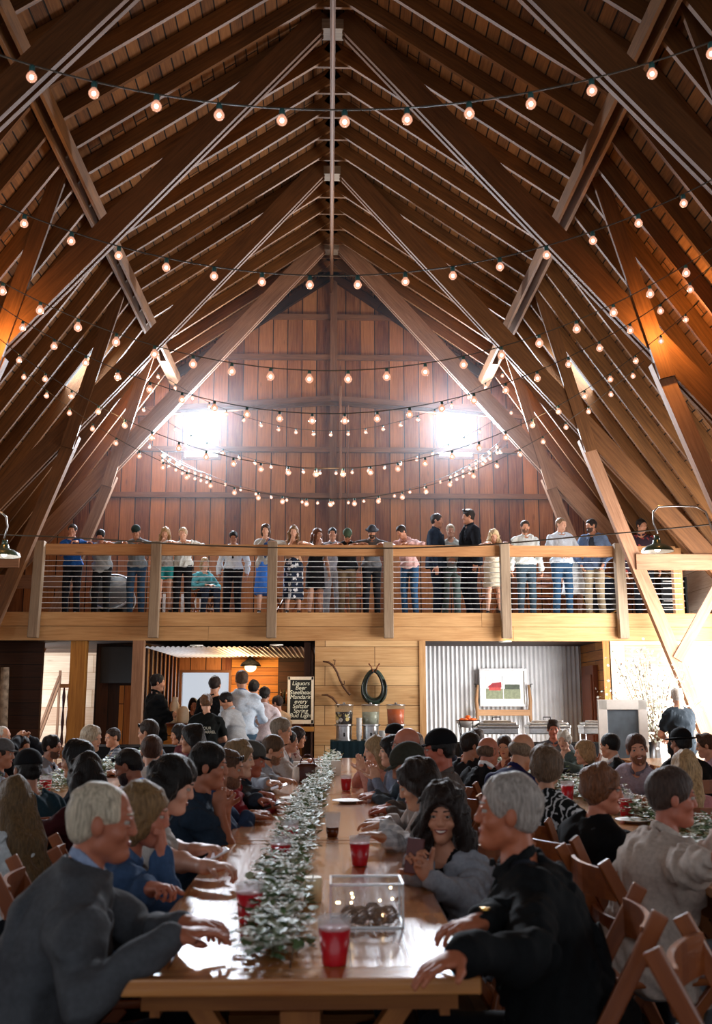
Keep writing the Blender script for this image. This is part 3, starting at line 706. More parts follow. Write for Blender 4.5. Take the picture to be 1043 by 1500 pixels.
    # pieces of the one continuous body surface: fine at head and hands, coarser under the clothes
    VV=[];FF=[];off=0; boxes=[]
    def addbox(lo,hi,h):
        nonlocal off
        V,F=Bd.mesh(h,np.array(lo),np.array(hi)); 
        if len(F): VV.append(V); FF.append(F+off); off+=len(V)
        boxes.append((np.array(lo)+h*1.5,np.array(hi)-h*1.5))
    ctr=(HC+NB)/2
    addbox(HC-np.array([.15,.17,.17])-0*sv,HC+np.array([.15,.17,.16]),hv)
    for nm,(Sh,El,Wr,hd,pn,curl,e) in tgt.items():
        pts=np.array([Wr-nrm(Wr-El)*.03,Wr+hd*.19,Wr+hd*.1]); mids=pts.min(0)-.065; mx_=pts.max(0)+.065
        addbox(mids,mx_,hv if D>3.6 else .004)
    short=P['sleeve']!='long' or P['bottom'] in('dress','skirt','shorts')
    V,F=Bd.mesh(.012 if (near and short) else (.016 if short else .020))
    C=V[F].mean(1); inb=np.zeros(len(F),bool)
    for lo,hi in boxes: inb|=((C>lo)&(C<hi)).all(1)
    F=F[~inb]; VV.append(V); FF.append(F+off)
    V=np.concatenate(VV); F=np.concatenate(FF)
    C=V[F].mean(1)-HC; lr,lf,lu=C@hr,C@hf,C@hu
    mi=np.zeros(len(F),int)
    if False:
        mi[(np.abs(lr)<lw+.004)&(lf>.066)&(np.abs(lu+.060-sm*np.minimum(1,(lr/lw)**2))<.0068)&((lf>.078)|(np.abs(lr)>.01))]=1
        for e in (-1,1):
            dd=((lr-e*.031)/.0115)**2+((lu-.005)/.0046)**2; ins_=(dd<1)&(lf>.07); mi[ins_]=2
            dd=((lr-e*.031)/.0055)**2+((lu-.005)/.0052)**2; mi[(dd<1)&ins_]=3
        if P['smile']>1: mi[(np.abs(lr)<lw-.005)&(lf>.07)&(np.abs(lu+.0605-sm*.7*np.minimum(1,(lr/lw)**2))<.0032)]=4
    cz=C+HC
    shoe=cz[:,2]<.11; mi[shoe]=5
    mk('body',V,F,[skinm(P['skin']),M['lips'],M['eyewhite'],M['iris'],M['teeth'],M['shoe']],root,mi)
    if D<12.5:
        for e in (-1,1):
            c0=Hp(e*.031,.0745,.0045); b=MB(); n=12; mm=Matrix(((hr[0],hf[0],hu[0]),(hr[1],hf[1],hu[1]),(hr[2],hf[2],hu[2])))
            b.ball((0,0,0),.0118,n); 
            for i,fc in enumerate(b.f):
                cc=np.mean([b.v[j] for j in fc],0)
                if cc[1]>.0097: b.m[i]=1
            b.v=[tuple(np.array(mm@Vector(v))+c0) for v in b.v]; b.build('eye',[M['eyewhite'],M['iris']],root,smooth=True)
        def line(du,df,r0,x1=1.0):
            Q=[Hp(x*lw*x1,.0890+df-.012*x*x,-.060+du*(1-x*x)+sm*x*x) for x in np.linspace(-1,1,9)]; b=MB(); b.tube(Q,[r0*(.35+.65*(1-x*x)) for x in np.linspace(-1,1,9)],8); return b
        g_=.0032 if P['smile']<1 else .0072
        b=line(g_,.0,.0040); b.build('upper_lip',M['lips'],root,smooth=True); b=line(-g_,-.001,.0048); b.build('lower_lip',M['lips'],root,smooth=True)
        if P['smile']>=1: b=line(.0006,-.0012,.0062,.84); b.build('teeth',M['teeth'],root,smooth=True)
    # eyebrows
    if D<7.5 and P['hair']!='cover':
        S=Sdf()
        for e in (-1,1): S.cap(Hp(e*.015,.088,.026),Hp(e*.045,.076,.029),.004,.003,.004)
        V,F=S.mesh(.003); mk('eyebrows',V,F,[hairm(P['hc'])],root)
    # ---- clothes
    gv=.009 if near else (.012 if mid else .016)
    tops=P['top']; long_=P['sleeve']=='long'
    if tops!='none':
        torso(Tp,ease,.05); Tp.ell(Hc,RX,(.168*B+ease*.8,.120*B+ease*.8,.13+ease),.04)
        if tops=='sweater': Tp.cap(NB-sv*.01+fw*.02,NB+sv*.012-fw*.02,.066,.062,.03)
        if tops in ('blazer','jacket','cardigan'): # lower skirt of the jacket
            Tp.cap(Hc+sv*.0,Hc-sv*.10+(fw*.05 if not st else 0),.14*B+ease,.15*B+ease,.05)
        hem=Hc-sv*((.10 if not (st and tops=='shirt') else .0) if tops!='tee' or st else .08)
        if P['bottom']!='dress': Tp.half(hem,-sv,k=.01)
        # neckline
        Tp.ell(NB+fw*.055+sv*.035,RX,(.055,.07,.06) if tops not in('vneck','open') else (.05,.09,.12),.015,op=1)
        Tp.cap(NB+sv*(.045 if tops not in('blazer','jacket','cardigan') else .034)+fw*(.0 if tops=='sweater' else .014),NB+sv*.2,.062 if tops in('shirt','tee','sweater') else .082,.14,.01,op=1)
        for nm,(Sh,El,Wr,hd,pn,curl,e) in tgt.items():
            pass
        if tops in('blazer','cardigan','jacket') : # open front wedge showing the shirt beneath
            Tp.ell(NB+fw*.14-sv*.12,RX,(.052,.10,.22),.01,op=1)
        for nm,(Sh,El,Wr,hd,pn,curl,e) in tgt.items():
            if P['sleeve']=='none': continue
            g=.95 if fem else 1
            if P['sleeve']=='short': Tp.cap(Sh,Sh*.42+El*.58,.058*g+ease,.053*g+ease,.03)
            else:
                Tp.cap(Sh,El,.052*g+ease*.8,.043*g+ease*.7,.03)
                fr=1 if long_ else .35
                Tp.cap(El,El+(Wr-El)*fr*.98,.043*g+ease*.7,(.031 if long_ else .042)*g+ease*.6,.02)
        dz=wrinkle(P['seed'],.020 if near else .015,1.9)
        V,F=Tp.mesh(gv,disp=dz)
        mk({'blazer':'blazer','jacket':'jacket','cardigan':'cardigan','sweater':'sweater'}.get(tops,'shirt'),V,F,[clothm(P['tc'],P['tp'],P['tc2'])],root)
        if tops in('blazer','cardigan','jacket'):
            U=Sdf(); torso(U,.006,.05); U.half(Hc-sv*.02,-sv); U.ell(NB+fw*.06+sv*.03,RX,(.045,.07,.06),.01,op=1); U.cap(NB+sv*.045,NB+sv*.2,.060,.10,.01,op=1)
            V,F=U.mesh(gv*1.2); mk('shirt',V,F,[clothm(P.get('inner','#cfd2d6'))],root)
        if P['collar'] or tops in('blazer','shirt') and not fem:
            S=Sdf(); cx=NB+sv*(.052 if tops=='blazer' else .034); 
            ring=[cx+(rt*math.sin(a)*.062+fw*(math.cos(a)*.062+.004))*1.0-sv*(.026*math.cos(a)) for a in np.linspace(-2.75+PI,2.75+PI,15)+0]
            ring=[cx+rt*math.sin(a)*.063+fw*(math.cos(a)*.060+.006)-sv*(.022*math.cos(a)) for a in np.linspace(.25,2*PI-.25,16)]
            for p,q_ in zip(ring,ring[1:]): S.cap(p,q_,.011,.011,.01); S.cap(p+sv*.016,q_+sv*.016,.008,.008,.01)
            V,F=S.mesh(.008 if D<8 else .012); mk('collar',V,F,[clothm(P['collar'] or P['tc'])],root)
            if tops=='blazer':
                S=Sdf()
                for e in (-1,1):
                    S.cap(cx+rt*e*.075-sv*.03,cx+rt*e*.085+fw*.09-sv*.12,.017,.022,.02); S.cap(cx+rt*e*.075+fw*.10-sv*.10,cx+rt*e*.03+fw*.135-sv*.27,.022,.012,.02)
                cx=cx-sv*.03; S.cap(cx+rt*.06-fw*.045,cx-rt*.06-fw*.045,.018,.018,.02)
                V,F=S.mesh(.009); mk('lapels',V,F,[clothm(P['tc'])],root)
        if P.get('tie'):
            S=Sdf(); c0=NB+fw*.082+sv*.0
            S.cap(c0,c0-sv*.02+fw*.01,.014,.012,.005); S.cap(c0-sv*.02+fw*.01,Hc+sv*.22+fw*.13,.012,.022,.005); V,F=S.mesh(.008); mk('tie',V,F,[clothm(P['tie'])],root)
    # bottoms
    bt=P['bottom']
    if bt in('trousers','jeans','shorts'):
        Bt.ell(Hc+sv*.0,RX,(.168*B+.006,.117*B+.006,.12),.03)
        for hj,kn,an in legs:
            Bt.cap(hj,kn,.092,.068,.04)
            if bt!='shorts': Bt.cap(kn,an+[0,0,-.02],.068,.056,.02)
        if bt=='shorts':
            for hj,kn,an in legs: Bt.half(hj*.45+kn*.55,kn-hj,k=.01) if st else None
        V,F=Bt.mesh(gv*1.25,disp=wrinkle(P['seed']+50,.008)); mk('trousers' if bt!='shorts' else 'shorts',V,F,[clothm(P['bc'])],root)
    elif bt in('dress','skirt'):
        L_=.52 if bt=='skirt' else .55; L_*=P.get('skirtlen',1)
        if st:
            Bt.cap(Hc+sv*.12,Hc-sv*.05,.13,.17,.05); Bt.cap(Hc-sv*.0,Hc-np.array([0,0,L_]),.165,.20*P.get('flare',1),.04); Bt.half(Hc-np.array([0,0,L_]),(0,0,-1))
        else:
            Bt.cap(Hc+sv*.12,Hc,.13,.17,.05)
            Bt.cap(Hc,np.array([0,.40,.50]),.16,.13,.05); Bt.cap(Hc+[.08,0,0],np.array([.1,.40,.50]),.11,.09,.05); Bt.cap(Hc-[.08,0,0],np.array([-.1,.40,.50]),.11,.09,.05)
        V,F=Bt.mesh(gv*1.25,disp=wrinkle(P['seed']+50,.014)); mk('skirt',V,F,[clothm(P['bc'],P.get('bp','plain'),P.get('bc2','#ffffff'),P.get('bsc',1.0))],root)
    # ---- hair, hats
    ht=P['hair']; H=Sdf(); hg=.0075 if near else (.0095 if mid else .0125)
    def facecut(lo=-.02,fr=.052,w=.060,up=.030):
        H.ell(Hp(0,.115,-.035),R,(w,.085,.096+up*.3),.012,op=1)
    if ht!='bald':
        cap_=lambda e,dn=0: H.ell(Hp(0,-.013,.034),R,(.073*q+e,.092+e,.084+e),.01)
        if ht in('short','crop','quiff'):
            cap_(.005 if ht=='crop' else .010)
            if ht=='quiff': H.cap(Hp(-.04,.06,.105),Hp(.045,.055,.11),.022,.024,.02)
            H.ell(Hp(0,-.050,-.02),R,(.066,.045,.05),.02)
            H.ell(Hp(0,.120,-.028),R,(.085,.075,.098),.01,op=1); H.half(Hp(0,-.04,-.055),-hu+hf*.25)
            for e in (-1,1): H.ell(Hp(e*.085,.012,-.035),R,(.02,.035,.045),.008,op=1)
        elif ht=='receding':
            H.ell(Hp(0,-.018,.030),R,(.078*q,.094,.087),.01); H.ell(Hp(0,-.050,-.02),R,(.068,.046,.055),.02)
            H.ell(Hp(0,.115,.005),R,(.070,.085,.115),.01,op=1); H.half(Hp(0,-.04,-.06),-hu+hf*.25)
            H.ell(Hp(0,.03,.115),R,(.04,.05,.04),.02,op=0) if P.get('wisp') else None
            for e in (-1,1): H.ell(Hp(e*.085,.012,-.035),R,(.02,.035,.045),.008,op=1)
        elif ht=='ring':
            H.ell(Hp(0,-.022,.0),R,(.083*q,.095,.06),.01); H.ell(Hp(0,.10,.02),R,(.09,.10,.115),.01,op=1); H.ell(Hp(0,-.01,.08),R,(.07,.085,.05),.01,op=1); H.half(Hp(0,-.04,-.055),-hu)
        elif ht in('bob','long','curly','bun','pony','shag','hood'):
            e=.015 if ht!='curly' else .035
            cap_(e)
            if ht=='bob':
                H.ell(Hp(0,-.03,-.035),R,(.098,.085,.10),.03)
            if ht=='shag':
                H.ell(Hp(0,-.035,-.015),R,(.082,.072,.075),.03)
            if ht=='long':
                bk=nrm(sv*-1); sh_=NB-sv*.03
                for r_ in (-.055,0,.055):
                    H.cap(Hp(r_,-.06,-.02),sh_-fw*.085+rt*r_*1.2-sv*.02,.045,.045,.04); H.cap(sh_-fw*.085+rt*r_*1.2-sv*.02,sh_-fw*.125+rt*r_*1.1-sv*(.20 if not P.get('vlong') else .30),.045,.028,.04)
                for e2 in (-1,1):
                    if P.get('front'): H.cap(Hp(e2*.078,.02,-.03),NB+rt*e2*.085+fw*.075-sv*.06,.030,.032,.03); H.cap(NB+rt*e2*.085+fw*.075-sv*.06,NB+rt*e2*.08+fw*.125-sv*.18,.032,.018,.03)
                    else: H.cap(Hp(e2*.075,-.01,-.02),sh_+rt*e2*.08-fw*.05,.034,.036,.03)
            if ht=='curly':
                H.ell(Hp(0,-.03,-.04),R,(.120,.10,.12),.03)
                for e2 in (-1,1): H.ell(Hp(e2*.095,-.0,-.10),R,(.045,.06,.085),.03)
                if P.get('vcurl'): 
                    for e2 in (-1,1): H.ell(Hp(e2*.10,-.02,-.15),R,(.05,.06,.07),.03)
            if ht=='bun': H.ell(Hp(0,-.12,.05),R,(.042,.04,.042),.01)
            if ht=='pony': H.cap(Hp(0,-.105,.03),Hp(0,-.15,-.03),.03,.034,.02); H.cap(Hp(0,-.15,-.03),Hp(0,-.14,-.16),.034,.016,.02)
            H.ell(Hp(0,.118,-.052),R,(.074 if ht=='curly' else .066 if ht in('bob','long','shag') else .085,.098,.112 if ht=='curly' else .108),.012,op=1)
            if ht in('bun','pony'):
                H.half(Hp(0,0,-.06),-hu)
                for e2 in (-1,1): H.ell(Hp(e2*.09,.02,-.04),R,(.03,.04,.05),.01,op=1)
            H.cap(Hp(0,.03,-.09),NB+sv*.02+fw*.03,.05,.052,.01,op=1)
        elif ht in('cap','beanie','fedora'):
            H.ell(Hp(0,-.055,-.02),R,(.076,.045,.05),.02); H.ell(Hp(0,-.016,.02),R,(.080*q,.096,.06),.01); H.ell(Hp(0,.115,-.02),R,(.085,.085,.10),.01,op=1); H.half(Hp(0,-.04,-.06),-hu); H.half(Hp(0,0,.05),hu)
            for e in (-1,1): H.ell(Hp(e*.085,.012,-.035),R,(.02,.035,.045),.008,op=1)
            if P.get('longcap'):
                for r_ in (-.05,0,.05): H.cap(Hp(r_,-.075,-.03),NB-fw*.09+rt*r_-sv*.12,.04,.035,.03)
        amp={'curly':.014,'shag':.010,'long':.010,'bob':.008}.get(ht,.006)
        fr={'curly':3.2}.get(ht,3.0)
        V,F=H.mesh(hg,disp=wrinkle(P['seed']+9,amp,fr)); 
        if len(F): mk('hair',V,F,[hairm(P['hc'])],root)
    if ht in('cap','beanie','fedora'):
        K=Sdf(); cc=P.get('capc','#2a2c2e')
        K.ell(Hp(0,-.012,.048),R,(.087*q,.106,.088),.01); K.half(Hp(0,0,.030),-hu+hf*.02*0)
        if ht=='beanie': pass
        V,F=K.mesh(hg); 
        cp=mk('cap' if ht!='fedora' else 'hat_crown',V,F,[clothm(cc)],root)
        K=Sdf()
        if ht=='cap':
            bkw=-1 if P.get('back') else 1
            for a in np.linspace(-.75,.75,7): K.cap(Hp(math.sin(a)*.075,bkw*math.cos(a)*.085,.036),Hp(math.sin(a)*.078,bkw*(math.cos(a)*.085+.055*math.cos(a)),.026),.007,.005,.012)
            V,F=K.mesh(.006 if D<8 else .010); mk('cap_brim',V,F,[clothm(P.get('brimc',cc))],root)
        if ht=='fedora':
            K.ell(Hp(0,-.01,.036),R,(.135,.15,.011),.01); V,F=K.mesh(.009); mk('hat_brim',V,F,[clothm(cc)],root)
    if P['beard']:
        S=Sdf(); bq=.003 if P['beard']=='full' else 0; S.ell(Hp(0,.024,-.050),R,(.0615+bq,.0665+bq,.072+bq),.01); S.ell(Hp(0,.056,-.09),R,(.034+bq,.0355+bq,.0295+bq),.02)
        S.ell(Hp(0,.12,-.055),R,(.028,.045,.020),.006,op=1) if P['beard']!='full' else S.ell(Hp(0,.115,-.060),R,(.024,.04,.010),.004,op=1)
        S.half(Hp(0,0,-.040),hu-hf*.12); S.half(Hp(0,.0,-.05),-hf)
        V,F=S.mesh(.006 if mid else .009)
        bc_=P.get('beardc')
        if not bc_:
            w_=.5 if P['beard']=='short' else .28; a_=[int(P['hc'][i:i+2],16) for i in (1,3,5)]; b_=[int(P['skin'][i:i+2],16) for i in (1,3,5)]; bc_='#%02x%02x%02x'%tuple(int(x*(1-w_)+y*w_) for x,y in zip(a_,b_))
        if len(F): mk('beard',V,F,[hairm(bc_)],root)
    if P['glasses']:
        b=MB(); z=.075 if P['glasses']=='top' else .006; f0=.104 if z<.05 else .078
        for e in (-1,1):
            c0=Hp(e*.032,f0,z); ring=[c0+hr*.024*math.cos(a)+hu*.018*math.sin(a) for a in np.linspace(0,2*PI,15)]; b.tube(ring,.0016,5)
            b.tube([Hp(e*.056,f0,z+.004),Hp(e*.080,.05,z+.006),Hp(e*.082,-.01,z+.004)],.0018,5)
        b.tube([Hp(-.008,f0+.002,z),Hp(.008,f0+.002,z)],.0018,5)
        if P['glasses']=='top':
            for e in (-1,1): b.ball(Hp(e*.032,f0,z),.02,10,sq=(1,.5,.8))
        b.build('glasses' if P['glasses']!='top' else 'sunglasses',M['glassframe'],root,smooth=True)
    root['_']=0; del root['_']
    info=dict(root=root,base=base,Rz=Rz,s=s,tgt=tgt,HC=HC,fw=Rz@np.array([0,1,0]))
    info['w']=lambda p:base+Rz@(np.array(p)*s)
    return info
# ================================================================ WHO IS IN THE PLACE
TZ=.76; SEATED=[]
_n=[0]
def P(label,px,py,Y,**k):
    _n[0]+=1
    if k.get('pose','sit')=='sit' and Y<12 and not k.pop('near',0): Y*=1.07
    d=dict(label=label,head=at(px,py,Y),seed=_n[0]); d.update(k); i=person(d)
    if d.get('pose','sit')=='sit' and not d.get('nochair'): SEATED.append((i['base'],d.get('yaw',0),d))
    return i
def H(x,y,Z,dx=0,dy=1,dz=0,n=(0,0,-1),curl=25,hint=None):   # a wrist seen at a pixel at height Z
    d=dict(t=onz(x,y,Z) if Z<1.3 else at(x,y,Z),d=(dx,dy,dz),n=n,curl=curl)
    if hint is not None: d['hint']=hint
    return d
def HW(x,y,Y,d=(0,0,1),n=(0,-1,0),curl=25,hint=None):
    q=dict(t=at(x,y,Y*1.07),d=d,n=n,curl=curl)
    if hint is not None: q['hint']=hint
    return q
SK1,SK2,SK3='#c08a6c','#a8735a','#d0a086'
# ---- long middle table, left bench side, nearest first
I_L1=P('white haired man in a grey blazer leaning on the near end of the table',150,1203,2.70,yaw=72,hyaw=84,hpitch=-4,lean=22,hair='receding',hc='#d6c8b0',skin='#b06a50',top='blazer',tc='#4c4f54',inner='#9fb0cc',collar='#8fa0c0',bulk=1.12,arms={'R':H(246,1376,.83,1,.15,-.1,curl=22,hint=(-.5,-.6,-.5)),'L':H(262,1354,.83,1,-.2,-.05,curl=25,hint=(-.4,.8,-.4))},smile=.6)
I_L2=P('ash blonde woman in a denim shirt with her chin on her fist',210,1193,3.4,yaw=80,hyaw=88,hpitch=-8,lean=24,female=True,hair='bob',hc='#8a6c48',skin='#b87058',top='shirt',tc='#3c5578',collar='#4a6488',arms={'R':HW(236,1254,3.36,(.2,.0,.9),(-.7,0,.2),75,hint=(.4,-.3,-1)),'L':H(262,1328,.82,.6,-.4,.2,curl=60)},smile=2)
I_L3=P('dark haired woman in a white lace top leaning over a phone, seen from the side',252,1150,4.0,yaw=75,hyaw=85,hpitch=-16,lean=22,female=True,hair='long',hc='#15100e',skin='#d09a82',top='tee',sleeve='short',tc='#b4b2b0',arms={'R':H(318,1278,.82,1,.1,.1,curl=45,hint=(-.3,-.8,-.5)),'L':H(340,1262,.84,.9,-.2,.2,curl=50)},ease=.016)
P('black haired man with both hands clasped in front of his mouth at the long table',306,1122,4.7,yaw=82,hyaw=92,hpitch=-6,lean=16,hair='short',hc='#120e0c',skin='#a86a50',top='tee',sleeve='short',tc='#28384a',arms={'R':HW(322,1190,4.6,(.1,0,1),(0,.8,0),75,hint=(.2,-.5,-1)),'L':HW(330,1188,4.8,(.1,0,1),(0,-.8,0),75,hint=(.2,.5,-1))})
P('sandy haired man with sunglasses pushed up on his head looking along the table',334,1126,5.3,yaw=85,hyaw=95,hpitch=-8,lean=18,hair='crop',hc='#5a4030',glasses='top',skin='#b27a60',top='shirt',tc='#33486a',arms='table',beard='short')
P('woman with light brown hair partly hidden behind the man with sunglasses on his head',350,1112,5.8,yaw=85,hyaw=88,lean=14,female=True,hair='long',hc='#8c7050',top='shirt',tc='#8a2c34',skin=SK3)
I_L7=P('man in a grey cap and dark denim shirt resting both arms on the table',369,1112,6.2,yaw=88,hyaw=95,hpitch=-14,lean=22,hair='cap',hc='#2c2018',capc='#4c4c4a',brimc='#18191c',skin='#a8614c',top='shirt',tc='#2c3440',arms={'R':H(425,1190,.84,1,.1,.05,curl=45),'L':H(432,1180,.86,1,-.1,.1,curl=45)},bulk=1.1)
I_L8=P('bearded brown haired man in a light grey shirt holding a white phone over the table',400,1098,7.3,yaw=88,hyaw=95,hpitch=-18,lean=22,hair='short',hc='#5c4430',beard='short',top='shirt',tc='#8f97a4',skin=SK1,arms={'R':H(416,1160,.86,1,0,.1,curl=50),'L':H(440,1152,.84,1,0,.05)})
P('man with greying hair behind the bearded man with the white phone',412,1070,8.6,yaw=88,hyaw=92,hpitch=-6,lean=8,hair='short',hc='#8a7c6c',top='shirt',tc='#a7a2a0',skin=SK1)
P('young man in a dark grey jacket between the grey haired man and the patterned blouse',424,1086,9.3,yaw=88,hyaw=85,hair='crop',hc='#1c1410',top='jacket',tc='#2c2e34',inner='#b9bcc4',skin=SK2)
P('woman with glasses in a patterned blouse behind the brown handbag',436,1080,10.2,yaw=80,hyaw=100,hpitch=-8,female=True,hair='bob',hc='#2c1c18',top='shirt',tc='#a59a98',tp='floral',tc2='#6a3038',glasses=True,skin=SK1)
# ---- middle table, right side
I_R1=P('grey haired man in a black jacket turned away at the near end of the table',744,1190,3.0,near=1,yaw=-80,hyaw=-84,hpitch=3,lean=16,hair='short',hc='#b4aaa2',skin='#b46a4c',top='jacket',tc='#16181a',inner='#2c3038',bulk=1.28,arms={'R':H(676,1384,.84,-1,.0,-.1,curl=20,hint=(.3,.8,-.6)),'L':H(682,1398,.83,-.8,-.35,-.35,curl=14,hint=(.6,-.7,-.6))},collar='#16181a')
I_R2=P('smiling woman with dark curly hair and a pale grey cardigan holding up a phone',648,1194,3.75,yaw=-140,hyaw=-168,hpitch=-2,lean=12,female=True,hair='curly',vcurl=1,hc='#20120e',skin='#c08468',top='cardigan',tc='#9398a2',inner='#141416',arms={'R':HW(612,1292,3.25,(-.3,.1,1),(.2,-1,.1),50,hint=(.2,-.3,-1)),'L':HW(632,1290,3.4,(-.4,.1,.9),(.3,-.6,.3),55,hint=(.5,-.4,-1))},smile=2.5)
P('woman with long dark brown hair bending over the table beside the curly haired woman',612,1148,4.4,yaw=-85,hyaw=-80,hpitch=-22,lean=24,female=True,hair='long',hc='#241610',skin=SK1,top='sweater',tc='#a8acb2',tp='plaid',tc2='#d4d6d8',arms={'R':H(568,1228,.82,-1,.1,0),'L':H(566,1212,.82,-1,.2,0)})
P('man in an olive green cap looking down at the table in a pale shirt',598,1122,5.0,yaw=-92,hyaw=-98,hpitch=-22,lean=20,hair='cap',hc='#201812',capc='#34342c',skin=SK2,top='tee',sleeve='long',tc='#b0a8a4')
P('man in a black cap and glasses looking left behind the olive cap man',644,1098,5.6,yaw=-85,hyaw=-82,hpitch=-4,lean=6,hair='cap',hc='#181412',capc='#101114',skin='#b0614c',glasses=True,top='shirt',tc='#5c5450')
P('bald man facing left behind the row of caps on the right of the middle table',595,1090,6.4,yaw=-90,hyaw=-80,hpitch=-6,hair='bald',skin='#b4705a',glasses=True,top='shirt',tc='#44505c')
P('blonde woman in a pink top clapping her hands at the right side of the table',550,1100,7.3,yaw=-92,hyaw=-95,hpitch=-4,lean=12,female=True,hair='long',hc='#a68c68',skin=SK3,top='shirt',tc='#c09088',arms={'R':HW(528,1130,7.4,(-.2,0,1),(0,-1,0),15),'L':HW(533,1132,7.1,(-.2,0,1),(0,1,0),15)})
P('woman with black hair and pale denim sleeves raising both hands by the clapping blonde',574,1100,6.9,yaw=-90,hyaw=-92,hpitch=-4,lean=8,female=True,hair='bob',hc='#0e0c0e',skin=SK3,top='shirt',tc='#76839a',arms={'R':HW(545,1140,6.9,(-.3,0,1),(0,-1,0),25),'L':HW(553,1145,6.7,(-.2,0,1),(0,1,0),30)})
P('man in a flat black cap in front of the drink dispensers',577,1078,9.2,yaw=-92,hyaw=-90,hair='beanie',hc='#141010',capc='#0f1012',top='jacket',tc='#1e2024',skin=SK1)
P('young woman near the far end of the middle table, right side, below the orange drink',604,1090,8.8,yaw=-90,hyaw=-86,female=True,hair='long',hc='#604028',top='shirt',tc='#3f4650',skin=SK3)
# ---- right table
P('older woman with short brown hair in a loose cream jacket at the right edge',984,1168,3.6,yaw=82,hyaw=94,hpitch=-3,lean=14,female=True,hair='short',hc='#4a3830',skin='#b26a54',top='jacket',tc='#b8aaa0',inner='#c9c4c0',bulk=1.35,ease=.035,bottom='trousers',bc='#8d97a0',arms={'R':H(1040,1260,.92,1,.1,0,hint=(-.2,-.8,-.6)),'L':H(1048,1235,.88,1,0,0)},collar='#b8aaa0')
P('smiling woman with red brown hair, glasses and a black sweater looking right',882,1156,4.25,yaw=62,hyaw=105,hpitch=-4,lean=12,female=True,hair='shag',hc='#7a4c30',skin='#c07a60',top='sweater',tc='#101012',glasses=True,smile=2.5,bulk=1.15,arms='table')
P('grey brown haired woman seen from behind in a black top with white zigzags',800,1124,4.9,yaw=45,hyaw=10,hpitch=-4,lean=10,female=True,hair='shag',hc='#6c5440',skin=SK1,top='sweater',tc='#141618',tp='zig',tc2='#c8ccd0',arms='table')
P('balding man in a black and violet shirt bending forward at the right table',766,1100,6.2,yaw=60,hyaw=50,hpitch=-20,lean=28,hair='ring',hc='#8c7864',skin=SK1,top='shirt',tc='#1c1c48',arms='table')
P('bald man in a black suit with a white collar, seen from behind',716,1100,7.0,yaw=50,hyaw=60,hair='ring',hc='#6a5240',skin='#b26e56',top='blazer',tc='#14161a',inner='#e4e4e6',collar='#e8e8ea')
P('dark haired man in a black jacket left of the bald man in the suit',690,1092,7.9,yaw=35,hyaw=70,hair='short',hc='#20140e',skin=SK2,top='jacket',tc='#181a1e',inner='#7f3c36')
P('woman with brown hair facing the camera between the suited bald man and the violet shirt',739,1094,9.0,yaw=-110,hyaw=-160,female=True,hair='bob',hc='#3a2418',skin=SK1,top='shirt',tc='#6c4038')
P('bearded young man in a lilac grey shirt smiling towards the camera at the right table',933,1098,6.9,yaw=-120,hyaw=-170,hpitch=-3,lean=22,slean=-14,roll=8,hair='short',hc='#4c2c1c',beard='short',beardc='#8a5a40',skin='#c48a70',top='shirt',tc='#988c98',collar='#6a6470',smile=2,arms='table')
P('black haired man in a dark suit looking left before the white framed board',893,1092,8.3,yaw=-80,hyaw=-50,hpitch=-5,hair='short',hc='#0e0c0c',skin=SK1,top='blazer',tc='#17191c',inner='#d8d8da',collar='#d4d4d8')
P('light haired woman in black facing left at the right table',856,1102,8.6,yaw=-90,hyaw=-85,female=True,hair='bob',hc='#b09068',skin=SK3,top='shirt',tc='#101114')
P('woman with straight blonde hair in a pink top, seen from behind at the right edge',1003,1126,5.7,yaw=25,hyaw=0,hpitch=-4,female=True,hair='long',vlong=1,hc='#b8956a',skin=SK3,top='shirt',tc='#b47878',arms='table')
P('white haired woman in a green grey jacket in front of the corrugated wall',826,1084,10.2,yaw=-130,hyaw=-150,hpitch=-8,female=True,hair='shag',hc='#dcd8cc',skin=SK3,top='jacket',tc='#4c5c5c',inner='#a0a4a4')
P('brown haired man behind the white haired woman before the corrugated wall',811,1068,11.2,yaw=-160,hyaw=-170,hpitch=-6,hair='quiff',hc='#3c2c22',skin='#b87058',top='shirt',tc='#5a5c62')
P('person in a wide black brimmed hat at the right edge behind the blonde hair',997,1088,7.6,yaw=-10,hyaw=-20,hair='fedora',hc='#141010',capc='#0f0f11',skin=SK2,top='jacket',tc='#111214',bulk=1.1)
P('brown haired man in a lilac shirt cut by the right edge of the picture',1034,1092,8.4,yaw=-90,hyaw=-70,hpitch=-10,hair='quiff',hc='#4c301c',skin=SK1,top='shirt',tc='#b09aa8')
# ---- left table
P('woman with long blonde brown hair from behind at the left edge of the picture',18,1172,4.5,nochair=1,yaw=-60,hyaw=-40,female=True,hair='long',vlong=1,hc='#6c5436',skin=SK3,top='tee',sleeve='none',tc='#c8d0d4',arms='table')
P('person in a dark cap and teal jacket at the left table, seen from behind',40,1128,5.3,yaw=-50,hyaw=-35,hpitch=-6,hair='cap',hc='#14100e',capc='#15171a',skin=SK2,top='jacket',tc='#1c3440',arms='table',bulk=1.1)
P('woman with long straight dark hair from behind in a dark red top',125,1136,4.9,yaw=-50,hyaw=-30,female=True,hair='long',vlong=1,hc='#18100e',skin=SK1,top='shirt',tc='#3a1418',arms='table')
P('black haired person in profile facing left behind the long dark hair',112,1112,5.8,yaw=-85,hyaw=-80,hpitch=-8,female=True,hair='bob',hc='#0c0a0a',skin=SK1,top='shirt',tc='#1c2430')
P('bearded man in a bright blue shirt with sunglasses on his head looking down',188,1122,5.8,yaw=-70,hyaw=-80,hpitch=-22,lean=16,hair='crop',hc='#1a120e',beard='full',glasses='top',skin='#94583e',top='shirt',tc='#1f6cc0',collar='#2a7ad0')
